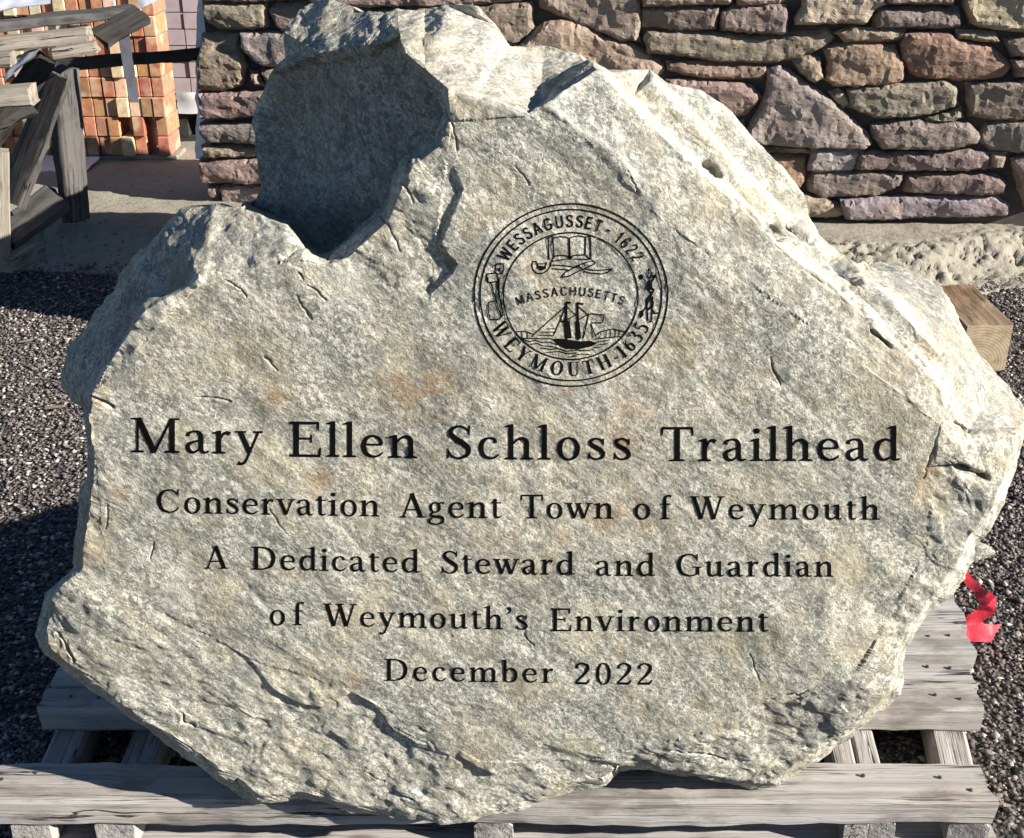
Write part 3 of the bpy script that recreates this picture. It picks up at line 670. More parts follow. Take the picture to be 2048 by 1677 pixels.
GL = {
 'M': (1.20, [V_(.18, 0, 1, .06), D_(.20, .99, .57, .0, .17), D_(.57, .0, .96, .99, .07), V_(.98, 0, 1, .15), sf(.18, h=.15), sf(.98, h=.18), H_(.03, .25, .978, .044), H_(.94, 1.16, .978, .044)]),
 'a': (.60, [cr([(.10, .49, .12), (.12, .58, .08), (.25, .635, .05), (.36, .60, .09), (.405, .48, .13)]), V_(.405, .10, .50, .13), cr([(.39, .38, .05), (.24, .335, .06), (.12, .26, .10), (.10, .15, .125), (.16, .05, .10), (.26, .035, .06), (.40, .15, .05)]), cr([(.405, .14, .13), (.44, .05, .09), (.51, .025, .055), (.58, .07, .035)])]),
 'r': (.50, nstem(.17, xh) + [cr([(.22, .44, .04), (.28, .57, .06), (.36, .61, .09), (.43, .565, .12)])]),
 'y': (.64, [D_(.12, .65, .345, .03, .145), D_(.545, .65, .27, -.16, .06), cr([(.285, -.12, .06), (.22, -.25, .07), (.13, -.285, .08), (.07, -.25, .11)]), H_(.0, .26, .642, .042), H_(.43, .65, .642, .042)]),
 'E': (.84, [V_(.22, 0, 1, .15), H_(.07, .74, .975), H_(.07, .78, .025), H_(.22, .56, .52, .05), [(.725, .99, .055), (.725, .86, .06), (.735, .76, .02)], [(.755, .01, .06), (.765, .16, .06), (.785, .27, .02)], V_(.565, .40, .63, .04)]),
 'l': (.33, [V_(.165, 0, 1.03), flag(.165, 1.03), sf(.165)]),
 'e': (.60, [H_(.13, .52, .375, .045), cr([(.505, .37, .10), (.47, .54, .085), (.31, .63, .055), (.155, .54, .105), (.10, .33, .135), (.16, .12, .115), (.32, .03, .065), (.46, .07, .05), (.55, .16, .03)])]),
 'n': (.70, nstem(.16, xh) + ARCH(.16)),
 'm': (1.06, nstem(.16, xh) + ARCH(.16) + ARCH(.53)),
 'h': (.70, nstem(.16, 1.03) + ARCH(.16)),
 'S': (.68, [cr([(.575, .74, .03), (.54, .87, .055), (.36, .965, .055), (.19, .89, .10), (.155, .75, .135), (.26, .60, .16), (.44, .46, .165), (.565, .30, .145), (.53, .12, .10), (.34, .025, .055), (.16, .10, .06), (.10, .26, .03)]), [(.585, .69, .02), (.585, .98, .045)], [(.085, .02, .045), (.085, .32, .02)]]),
 's': (.52, [cr([(.40, .47, .03), (.37, .57, .05), (.25, .63, .05), (.13, .57, .085), (.12, .48, .11), (.22, .385, .125), (.34, .30, .125), (.41, .19, .115), (.38, .08, .08), (.25, .025, .05), (.13, .07, .05), (.08, .19, .03)]), [(.415, .43, .02), (.415, .635, .035)], [(.075, .02, .035), (.075, .23, .02)]]),
 'c': (.56, [cr([(.44, .48, .12), (.41, .585, .075), (.30, .63, .05), (.155, .54, .105), (.10, .33, .135), (.16, .12, .115), (.31, .03, .065), (.44, .07, .05), (.52, .16, .03)])]),
 'o': (.64, [ringp(.32, .325, .28, .345, .14, .05)]),
 'T': (.82, [V_(.41, 0, 1, .15), H_(.05, .77, .972), [(.062, .985, .055), (.055, .85, .055), (.045, .74, .02)], [(.758, .985, .055), (.765, .85, .055), (.775, .74, .02)], sf(.41, h=.18)]),
 'i': (.33, nstem(.165, xh) + [[(.165 - .075, .885, .03), (.165 - .05, .885, .12), (.165, .885, .155), (.165 + .05, .885, .12), (.165 + .075, .885, .03)]]),
 'd': (.68, [cr([(.50, .54, .05), (.33, .63, .06), (.165, .53, .115), (.105, .32, .135), (.16, .11, .115), (.29, .03, .065), (.50, .14, .05)]), V_(.51, 0.02, 1.03), flag(.51, 1.03), [(.50, .03, .06), (.58, .035, .06), (.66, .06, .03)]]),
 'b': (.66, [V_(.15, .03, 1.03), flag(.15, 1.03), cr([(.18, .50, .05), (.35, .63, .065), (.50, .53, .12), (.55, .33, .135), (.49, .11, .11), (.33, .025, .055), (.16, .07, .05)])]),
 'C': (.90, [cr([(.77, .74, .03), (.70, .87, .055), (.49, .965, .055), (.24, .84, .115), (.14, .5, .16), (.24, .16, .125), (.49, .035, .06), (.70, .11, .05), (.80, .26, .03)]), [(.775, .67, .02), (.775, .985, .045)]]),
 'G': (.96, [cr([(.77, .74, .03), (.70, .87, .055), (.49, .965, .055), (.24, .84, .115), (.14, .5, .16), (.24, .16, .125), (.49, .035, .06), (.66, .06, .05), (.79, .13, .05)]), [(.775, .67, .02), (.775, .985, .045)], V_(.79, .08, .41, .14), H_(.62, .93, .41, .045)]),
 'v': (.62, [D_(.11, .65, .325, .01, .145), D_(.53, .65, .33, .01, .06), H_(.0, .25, .642, .042), H_(.42, .63, .642, .042)]),
 't': (.42, [V_(.18, .12, .80, .125), [(.06, .63, .02), (.13, .70, .06), (.20, .80, .09)], H_(.05, .38, .64, .045), cr([(.18, .15, .125), (.205, .06, .10), (.28, .03, .065), (.38, .08, .03)])]),
 'A': (.86, [D_(.43, 1.02, .13, .02, .06), D_(.41, 1.02, .72, .02, .165), H_(.22, .62, .33, .048), sf(.12, h=.12), sf(.72, h=.15)]),
 'g': (.62, [ringp(.27, .43, .20, .225, .115, .05), cr([(.22, .23, .05), (.13, .14, .08), (.20, .06, .10), (.42, .04, .11), (.54, -.05, .10), (.50, -.20, .07), (.28, -.27, .05), (.10, -.21, .085), (.09, -.10, .08), (.18, -.01, .05)]), cr([(.40, .58, .05), (.48, .63, .06), (.57, .61, .095)])]),
 'f': (.42, [V_(.18, 0, .84), sf(.18), cr([(.18, .80, .135), (.205, .94, .10), (.30, 1.01, .06), (.40, .96, .12)]), H_(.04, .38, .64, .045)]),
 'W': (1.22, [D_(.13, .99, .385, .0, .165), D_(.62, .99, .40, .0, .06), D_(.58, .99, .83, .0, .165), D_(1.09, .99, .845, .0, .065), H_(.0, .30, .978, .044), H_(.46, .74, .978, .044), H_(.97, 1.21, .978, .044)]),
 'w': (.92, [D_(.11, .65, .30, .01, .14), D_(.47, .65, .31, .01, .055), D_(.43, .65, .62, .01, .14), D_(.82, .65, .635, .01, .06), H_(.0, .24, .642, .042), H_(.34, .56, .642, .042), H_(.72, .92, .642, .042)]),
 'u': (.70, [V_(.16, .18, xh), flag(.16, xh), cr([(.16, .20, .135), (.19, .07, .11), (.31, .03, .065), (.50, .14, .045)]), V_(.52, .02, xh), flag(.52, xh), [(.51, .03, .06), (.60, .035, .06), (.67, .06, .03)]]),
 'D': (.96, [V_(.22, 0, 1, .15), cr([(.22, .975, .05), (.50, .955, .06), (.73, .82, .12), (.82, .5, .165), (.73, .18, .12), (.50, .045, .06), (.22, .025, .05)]), H_(.06, .35, .978, .044), H_(.06, .35, .022, .044)]),
 "'": (.26, [cr([(.07, .93, .05), (.12, .94, .13), (.17, .88, .09), (.15, .78, .05), (.07, .70, .02)])]),
 '2': (.66, [cr([(.12, .72, .13), (.14, .87, .08), (.31, .955, .06), (.49, .86, .12), (.51, .70, .15), (.40, .48, .11), (.22, .25, .07), (.08, .08, .05)]), [(.07, .05, .09), (.50, .05, .10)], [(.50, .07, .10), (.585, .23, .02)]]),
 '0': (.68, [ringp(.34, .485, .28, .50, .135, .05)]),
 'Y': (.86, [D_(.14, .99, .44, .46, .17), D_(.74, .99, .46, .46, .06), V_(.44, 0, .50, .15), sf(.44, h=.17), H_(.0, .30, .978, .044), H_(.62, .86, .978, .044)]),
 'O': (.96, [ringp(.48, .5, .42, .515, .16, .055)]),
 'U': (.92, [cr([(.22, 1, .15), (.22, .6, .15), (.22, .3, .14), (.30, .09, .09), (.48, .03, .06), (.66, .10, .06), (.74, .3, .06), (.74, .98, .06)]), H_(.07, .38, .978, .044), H_(.60, .88, .978, .044)]),
 'H': (1.00, [V_(.22, 0, 1, .15), V_(.78, 0, 1, .15), H_(.22, .78, .52, .055), sf(.22), sf(.78), H_(.07, .37, .978, .044), H_(.63, .93, .978, .044)]),
 '-': (.42, [H_(.06, .36, .36, .09)]),
 '1': (.50, [V_(.26, 0, 1, .15), [(.08, .84, .03), (.20, .93, .07), (.27, .96, .08)], sf(.26, h=.18)]),
 '6': (.66, [cr([(.50, .96, .04), (.30, .82, .09), (.16, .56, .14), (.14, .32, .145), (.20, .10, .11), (.34, .025, .06), (.48, .11, .11), (.53, .30, .14), (.47, .48, .11), (.35, .55, .055), (.20, .44, .05)])]),
 '3': (.62, [cr([(.11, .80, .10), (.17, .92, .07), (.30, .96, .06), (.44, .86, .12), (.43, .68, .12), (.24, .54, .05)]), cr([(.24, .54, .05), (.42, .47, .09), (.51, .30, .14), (.46, .11, .11), (.28, .03, .06), (.14, .07, .09), (.10, .14, .10)])]),
 '5': (.62, [[(.16, .95, .03), (.17, .93, .11), (.52, .95, .11)], [(.17, .98, .05), (.14, .56, .05)], cr([(.14, .55, .05), (.30, .60, .07), (.46, .50, .12), (.51, .30, .145), (.46, .11, .11), (.28, .03, .06), (.14, .07, .09), (.09, .14, .10)])]),
}
q_ = 0.13
SN = {  # plain sans capitals, even stroke
 'W': (1.05, [[(.04, 1, q_), (.28, 0, q_)], [(.28, 0, q_), (.52, .95, q_)], [(.52, .95, q_), (.76, 0, q_)], [(.76, 0, q_), (1.0, 1, q_)]]),
 'E': (.66, [V_(.10, 0, 1, q_), H_(.10, .58, .94, q_), H_(.10, .54, .52, q_), H_(.10, .60, .06, q_)]),
 'S': (.70, [cr([(.58, .78, q_), (.50, .91, q_), (.34, .945, q_), (.16, .87, q_), (.13, .72, q_), (.26, .58, q_), (.46, .48, q_), (.58, .33, q_), (.54, .14, q_), (.35, .055, q_), (.16, .11, q_), (.09, .27, q_)])]),
 'A': (.80, [[(.06, 0, q_), (.40, 1, q_)], [(.40, 1, q_), (.74, 0, q_)], H_(.18, .62, .34, q_ * .9)]),
 'G': (.84, [cr([(.70, .76, q_), (.58, .91, q_), (.42, .945, q_), (.20, .84, q_), (.11, .5, q_), (.20, .16, q_), (.42, .055, q_), (.62, .11, q_), (.72, .22, q_)]), V_(.72, .16, .46, q_), H_(.46, .75, .44, q_)]),
 'U': (.80, [cr([(.12, 1, q_), (.12, .6, q_), (.12, .32, q_), (.22, .10, q_), (.40, .055, q_), (.58, .10, q_), (.68, .32, q_), (.68, .6, q_), (.68, 1, q_)])]),
 'T': (.68, [V_(.34, 0, 1, q_), H_(.03, .65, .94, q_)]),
 'M': (.92, [V_(.10, 0, 1, q_), [(.12, 1, q_), (.46, .1, q_)], [(.46, .1, q_), (.80, 1, q_)], V_(.82, 0, 1, q_)]),
 'C': (.80, [cr([(.70, .74, q_), (.58, .90, q_), (.42, .945, q_), (.20, .84, q_), (.11, .5, q_), (.20, .16, q_), (.42, .055, q_), (.60, .11, q_), (.72, .28, q_)])]),
 'H': (.80, [V_(.11, 0, 1, q_), V_(.69, 0, 1, q_), H_(.11, .69, .52, q_)]),
 '-': (.60, [H_(.14, .44, .40, q_)]), ' ': (.42, []),
 '1': (.52, [V_(.30, 0, 1, q_), [(.12, .74, q_), (.30, .96, q_)]]),
 '6': (.66, [cr([(.54, .80, q_), (.44, .93, q_), (.30, .93, q_), (.16, .74, q_), (.10, .42, q_), (.16, .14, q_), (.33, .055, q_), (.50, .13, q_), (.55, .31, q_), (.48, .50, q_), (.33, .56, q_), (.16, .46, q_)])]),
 '2': (.66, [cr([(.10, .70, q_), (.16, .88, q_), (.33, .945, q_), (.50, .87, q_), (.53, .70, q_), (.42, .50, q_), (.24, .28, q_), (.10, .08, q_)]), H_(.08, .56, .06, q_)]),
}
def word(pen, txt, x0, x1, yb0, yb1, cap):
    adv = [GL[c][0] for c in txt]; n = len(txt)
    glyph = sum(adv) - 0.10
    # letter widths a touch wider than drawn, the rest becomes letter spacing
    wide = 1.25
    gap = ((x1 - x0) / cap - glyph * wide) / max(1, n - 1)
    if gap < 0.03: wide *= ((x1 - x0) / cap - 0.03 * (n - 1)) / (glyph * wide); gap = 0.03
    cx = x0 - 0.05 * cap * wide
    for c, a in zip(txt, adv):
        for st in GL[c][1]:
            P = []
            for (gx, gy, gw) in st:
                X = cx + gx * cap * wide; t = (X - x0) / (x1 - x0)
                P.append((X, yb0 + (yb1 - yb0) * t - gy * cap, (gw * 1.02 + 0.010) * cap))
            pen.path(P)
        cx += (a * wide + gap) * cap
TEXT = [
 [("Mary", 264, 521, 905, 909, 69), ("Ellen", 578, 832, 913, 917, 69), ("Schloss", 893, 1263, 918.5, 921, 68), ("Trailhead", 1324, 1798, 923, 922, 68)],
 [("Conservation", 313, 758, 1026, 1033.5, 48), ("Agent", 802, 1002, 1035.5, 1037, 48), ("Town", 1043, 1226, 1037, 1038, 47), ("of", 1269, 1341, 1039, 1039, 47), ("Weymouth", 1383, 1758, 1039, 1040, 46)],
 [("A", 411, 459, 1138, 1138, 45), ("Dedicated", 503, 838, 1139.5, 1146, 46), ("Steward", 883, 1148, 1147.5, 1150.5, 46), ("and", 1193, 1309, 1152, 1153, 46), ("Guardian", 1353, 1666, 1153.5, 1154, 46)],
 [("of", 540, 606, 1250.5, 1251, 45), ("Weymouth's", 649, 1056, 1252.5, 1260.5, 45), ("Environment", 1101, 1536, 1262.5, 1264, 45)],
 [("December", 769, 1107, 1362, 1366.5, 44), ("2022", 1150, 1306, 1369, 1370, 44)],
]
for line in TEXT:
    lo = bpy.data.objects.new('inscription_line', None); C.objects.link(lo); lo.parent = BOULDER; lo.empty_display_size = .05
    for wd in line:
        pen = Pen(); word(pen, *wd); pen.build('word', lo)

SX, SY, ASP = 1142.0, 590.5, 0.943
def ell(rx, w, cy=SY, cx=SX):
    return [(cx + rx * math.cos(2 * math.pi * k / 140), cy + rx * ASP * math.sin(2 * math.pi * k / 140), w) for k in range(141)]
seal_root = empty('seal', (0, 0, 0), None, None); seal_root.parent = BOULDER
pen = Pen(); pen.path(ell(193.5, 3.1)); pen.path(ell(181.5, 2.9)); pen.path(ell(134.5, 2.9, 592.5, 1141.5)); pen.build('seal_ring', seal_root, 0.5)
def arc_text(pen, font, txt, r, a0, a1, cap, inward=False, cx=SX, cy=SY, asp=ASP, wide=1.0, bold=1.0):
    """text along an ellipse; a0..a1 are the angles (deg) of the first and last letter centres"""
    adv = [font[c][0] for c in txt]; cum = [0]
    for a in adv: cum.append(cum[-1] + a)
    m0 = adv[0] / 2; m1 = cum[-1] - adv[-1] / 2
    for i, c in enumerate(txt):
        mid = (cum[i] + cum[i + 1]) / 2; ang = R(a0 + (a1 - a0) * (mid - m0) / max(1e-6, m1 - m0))
        ux, uy = math.cos(ang), math.sin(ang)
        for st in font[c][1]:
            P = []
            for gx, gy, gw in st:
                dx = (gx - adv[i] / 2) * cap * wide; dy = gy * cap
                if inward: ex, ey = (r - dy) * ux - dx * uy * 1.0, (r - dy) * uy + dx * ux
                else: ex, ey = (r + dy) * ux + dx * uy, (r + dy) * uy - dx * ux
                P.append((cx + ex, cy - ey * asp, gw * cap * bold))
            pen.path(P, 3.0)
pen = Pen()
arc_text(pen, SN, "WESSAGUSSET", 144, 146.5, 69.5, 26, wide=.82, bold=1.0)
pen.build('seal_lettering', seal_root, 0.3); pen = Pen()
arc_text(pen, SN, "-", 146, 61, 61, 26); arc_text(pen, SN, "1622", 143, 51.5, 31.5, 27, wide=.8, bold=.85)
pen.build('seal_lettering', seal_root, 0.3); pen = Pen()
arc_text(pen, GL, "WEYMOUTH-1635", 172, 208.5, 334, 30, inward=True, wide=.92, bold=1.12)
pen.build('seal_lettering', seal_root, 0.3); pen = Pen()
arc_text(pen, SN, "MASSACHUSETTS", 284, 110.3, 69.7, 17.5, cx=1142, cy=592 + 284 - 0.5, asp=1.0, wide=.98, bold=1.0)
pen.build('seal_lettering', seal_root, 0.3)
def Z5(pts, w): return [(920 + x / 3.993, 380 + y / 3.993, 0.88 * w / 3.993) for x, y in pts]
def blob(pen, pts):
    """filled convex-ish patch, drawn as a fan of ribbons between two chains"""
    q = [(920 + x / 3.993, 380 + y / 3.993) for x, y in pts]; n = len(q); h = n // 2
    A = q[:h + 1]; B = [q[0]] + q[:h - 1 if n % 2 == 0 else h:-1]
    def res(C_, m=14):
        out = []
        for k in range(m):
            t = k / (m - 1) * (len(C_) - 1); i = min(int(t), len(C_) - 2); f = t - i
            out.append((C_[i][0] + (C_[i + 1][0] - C_[i][0]) * f, C_[i][1] + (C_[i + 1][1] - C_[i][1]) * f))
        return out
    pen.strip(res(A), res(B))
pen = Pen()   # open book with sword and scabbard
for pts, w_ in [([(703,385),(712,560)],13),([(742,380),(750,545)],13),([(703,385),(742,372)],12),([(750,382),(800,374),(845,376),(872,390),(905,374),(950,368),(1003,378)],11),
  ([(872,388),(878,535)],17),([(1003,380),(1000,520)],12),([(1040,372),(1046,560)],13),([(1003,378),(1040,372)],11),([(735,560),(760,528),(820,522),(872,534),(930,522),(1000,520),(1035,552)],11),
  ([(740,572),(850,552)],9),([(905,552),(1040,556)],10),([(612,572),(585,570),(575,600),(585,640),(615,668),(660,668),(700,645),(722,610),(728,575),(742,562)],11),
  ([(612,575),(620,600),(620,630)],10),([(690,575),(690,600),(672,620)],10),([(620,592),(685,590)],9),([(735,600),(830,606),(900,615),(950,620)],10),([(735,630),(820,636),(880,642)],10),
  ([(990,630),(1060,642),(1130,642),(1218,632)],10),([(985,650),(1060,666),(1130,672),(1180,660),(1218,632)],10),([(808,700),(840,660),(880,640),(950,600),(1060,565),(1082,580),(1070,595),(985,635)],11),
  ([(808,700),(870,690),(940,655),(975,640)],11),([(950,598),(965,625),(985,645)],12),([(985,590),(1000,610)],12)]: pen.path(Z5(cr([(x, y, 0) for x, y in pts], 3) if 0 else pts, w_), 3)
blob(pen, [(618,610),(640,605),(672,612),(685,598),(690,625),(660,645),(632,640)]); blob(pen, [(878,520),(902,540),(880,562),(858,545)])
pen.build('seal_emblem', seal_root, 0.3)
pen = Pen()   # schooner between shore and bridge
blob(pen, [(735,1192),(790,1186),(870,1198),(960,1210),(1040,1205),(1095,1225),(1060,1250),(950,1272),(850,1272),(785,1240)])
for pts, w_ in [([(848,900),(850,1195)],22),([(938,900),(944,1200)],22),([(845,900),(888,903)],18),([(935,902),(985,914)],18),([(845,930),(590,1155)],9),([(845,930),(800,1045)],9),([(850,925),(925,1000)],9),
  ([(925,1000),(862,1036)],9),([(800,1045),(750,1160)],9),([(800,1000),(835,1100)],8),([(942,930),(1022,995)],9),([(1022,995),(955,1036)],9),([(1030,990),(985,1185)],11),([(1040,990),(1152,1000),(1135,1062),(1050,1062)],10),
  ([(1045,1068),(1085,1178)],11),([(870,1040),(890,1185)],10),([(800,1050),(835,1050)],14),([(835,1020),(840,1180)],9),([(690,1110),(775,1110)],7),([(655,1135),(765,1137)],7),([(625,1160),(750,1165)],7),([(590,1155),(575,1175)],9),
  ([(450,1132),(520,1130),(585,1152)],9),([(485,1185),(740,1190)],9),([(490,1135),(500,1185)],8),([(540,1140),(540,1185)],8),([(1090,1160),(1120,1135),(1220,1112),(1330,1136)],10),([(1080,1190),(1285,1172)],9),
  ([(1125,1140),(1115,1185)],8),([(1172,1125),(1165,1180)],8),([(1205,1118),(1202,1178)],8),([(1240,1118),(1240,1175)],8),([(1275,1126),(1270,1172)],8),
  ([(500,1192),(560,1212),(600,1200),(660,1222),(720,1215),(780,1240)],8),([(560,1235),(620,1225),(660,1245),(730,1250),(780,1262)],8),([(650,1262),(720,1275),(790,1268),(850,1290),(930,1278),(1000,1285),(1070,1275)],9),
  ([(690,1300),(790,1290),(860,1308),(930,1305)],8),([(900,1325),(980,1310),(1050,1318)],8),([(1095,1215),(1195,1200)],8),([(1095,1240),(1180,1228)],8),([(1060,1262),(1130,1255)],8),([(860,1335),(930,1332)],7)]: pen.path(Z5(pts, w_), 3)
blob(pen, [(835,1060),(870,1055),(888,1185),(838,1188)]); blob(pen, [(922,1050),(955,1050),(968,1190),(926,1190)])
pen.build('seal_emblem', seal_root, 0.3)
pen = Pen()   # axe and hammer
for pts, w_ in [([(282,605),(300,590),(345,592),(350,640),(335,668),(300,675)],12),([(298,675),(280,655),(282,605)],12),([(215,672),(296,664),(308,730),(228,742),(212,715),(215,672)],12),([(246,745),(325,1010)],12),([(300,735),(342,1005)],12),([(325,1010),(342,1005)],12),
  ([(272,888),(228,902),(224,960),(240,1035),(312,1036),(335,1010)],11)]: pen.path(Z5(pts, w_), 3)
blob(pen, [(305,625),(325,622),(322,655),(303,650)]); blob(pen, [(288,745),(318,695),(318,790),(312,870)]); blob(pen, [(212,690),(228,700),(230,740),(214,725)])
pen.build('seal_emblem', seal_root, 0.3)
pen = Pen()   # bundle of arrows
for pts, w_ in [([(1505,628),(1535,668),(1515,720),(1500,690),(1505,628)],12),([(1515,720),(1490,780),(1530,830),(1490,880),(1500,1050)],16),([(1550,700),(1510,770),(1550,800),(1520,850),(1540,920),(1500,960)],18),([(1440,690),(1490,740),(1520,800)],12),
  ([(1540,850),(1530,1050),(1500,1060)],12),([(1450,990),(1490,930),(1515,870)],12),([(1560,990),(1540,960)],14),([(1545,985),(1575,990),(1580,975)],9)]: pen.path(Z5(pts, w_), 3)
for b in ([(1425,690),(1445,672),(1465,690),(1460,715),(1440,720)], [(1530,690),(1555,672),(1572,690),(1555,712)], [(1440,965),(1462,960),(1468,1000),(1440,1030),(1430,1000)], [(1505,740),(1535,740),(1535,800),(1505,790)], [(1525,880),(1550,890),(1545,940),(1525,930)]): blob(pen, b)
pen.build('seal_emblem', seal_root, 0.3)

# ================================================================== BOARDS
def board_mesh(L, W, H, seed=0, rough=0.002, nick=0.004, res=0.03):
    """a rough sawn board along local X, ragged ends and worn edges"""
    nx = max(2, int(L / res)); prof = []
    b = min(W, H) * 0.10
    ring = [(-W/2 + b, -H/2), (W/2 - b, -H/2), (W/2, -H/2 + b), (W/2, H/2 - b), (W/2 - b, H/2), (W/6, H/2), (-W/6, H/2), (-W/2 + b, H/2), (-W/2, H/2 - b), (-W/2, -H/2 + b)]
    V = []; F = []; k = len(ring)
    for i in range(nx + 1):
        x = -L/2 + L * i / nx
        for (y, z) in ring:
            j = mnoise.noise((x * 4 + seed * 7.1, y * 30, z * 30 + seed)); j2 = mnoise.noise((x * 19 + seed * 3.3, y * 40, z * 40 + 5))
            sh = 1 + (rough * j * 1.2 + rough * 0.7 * j2) / max(min(W, H), 1e-3)
            dx = mnoise.noise((y * 40 + seed, z * 40, i * 1.0)) * nick if i in (0, nx) else 0
            V.append((x + dx, y * sh, z * sh))
    for i in range(nx):
        for q in range(k):
            a = i * k + q; c = i * k + (q + 1) % k; F.append((a, a + k, c + k, c))
    F.append(tuple(range(k))); F.append(tuple(nx * k + q for q in reversed(range(k))))
    return V, F
def place_board(name, A, B, W, H, mat, parent=None, up=Vector((0, 0, 1)), seed=None, res=0.03, rough=0.002, nick=0.004):
    A, B = Vector(A), Vector(B); d = (B - A); L = d.length; x = d.normalized()
    y = up.cross(x).normalized(); z = x.cross(y)
    V, F = board_mesh(L, W, H, seed if seed is not None else rng.random() * 50, rough, nick, res)
    o = mesh_obj(name, V, F, mat, None, smooth=False)
    mw = Matrix((x, y, z)).transposed().to_4x4(); mw.translation = (A + B) / 2
    o.data.polygons.foreach_set('use_smooth', [True] * len(o.data.polygons)); o.data.set_sharp_from_angle(angle=R(32))
    if parent:
        o.parent = parent; mw.translation -= parent.location
    o.matrix_local = mw
    return o
def nail(P, parent, n=Vector((0, 0, 1)), r=0.0036):
    bm = bmesh.new(); bmesh.ops.create_cone(bm, cap_ends=True, segments=8, radius1=r, radius2=r * 0.8, depth=0.003)
    o = bm_obj('nail', bm, M['steel'], parent); o.location = P; return o

# ---- pallet under the boulder
DECK = 0.13; DY0 = 1.444
PAL = empty('wooden_pallet', (0, 1.95, 0), 'weathered grey wooden pallet carrying the engraved boulder', 'pallet')
TH = 0.052
decks = [(-0.875, 0.768, 1.444, 0.092), (-0.832, 0.826, 1.668, 0.062), (-0.832, 0.838, 1.733, 0.075), (-0.82, 0.868, 1.83, 0.085), (-0.82, 0.885, 1.925, 0.10), (-0.81, 0.90, 2.04, 0.10), (-0.80, 0.92, 2.20, 0.10), (-0.80, 0.93, 2.36, 0.10)]
for i, (x0, x1, y0, wd) in enumerate(decks):
    b = place_board('deck_board', (x0, y0 + wd / 2, DECK - TH / 2), (x1, y0 + wd / 2, DECK - TH / 2 + (0.001 if i % 2 else 0)), wd, TH, M['wood'], PAL, seed=i * 3.1 + 1, rough=0.006, nick=0.012)
    if i < 4:
        for nx_ in (x1 - 0.035, x1 - 0.075, 0.57, x0 + 0.05, x0 + 0.1):
            nail((nx_ - (x0 + x1) / 2, wd * (rng.random() - .5) * .5, TH / 2 + 0.0015), b)
for k, (xa, sk) in enumerate(((-0.775, -0.02), (-0.64, 0.0), (-0.03, 0.03), (0.555, 0.10), (0.597, 0.10), (0.735, 0.17))):
    o = place_board('stringer', (xa, 1.452, 0.047), (xa + sk, 2.46, 0.047), 0.062 if k not in (3, 4) else 0.039, 0.062, M['wood'], PAL, seed=40 + k * 2.7)
for y0 in (1.46, 1.95, 2.38):
    place_board('bottom_board', (-0.80, y0 + 0.05, 0.009), (0.80, y0 + 0.05, 0.009), 0.09, 0.016, M['wood'], PAL, seed=y0 * 9)

# ================================================================== STONE WALL
WA = Vector((-1.27, 5.04, 0.1)); WB = Vector((1.5, 4.73, 0.1))
WU = (WB - WA); WU.z = 0; WU.normalize(); WN = Vector((WU.y, -WU.x, 0))     # WN faces the camera
if WN.y > 0: WN = -WN
def wall_uv(px, py):
    d = ray(px, py); o = Vector((0, 0, EYE)); t = (WA - o).dot(WN) / d.dot(WN); p = o + d * t
    return ((p - WA).dot(WU), p.z)
def r4(s): return [(1448 + x / 2.795, y / 2.795) for x, y in s]
def r3(s): return [(900 + x / 2.995, y / 2.995) for x, y in s]
def r2(s): return [(400 + x / 2.995, y / 2.995) for x, y in s]
MAUVE, TAN, OLIVE, RUSTC, ORNG, GREY, LILAC, BUFF = (.25,.188,.16), (.28,.218,.16), (.24,.20,.152), (.29,.185,.125), (.33,.235,.17), (.22,.185,.16), (.305,.25,.235), (.37,.305,.22)
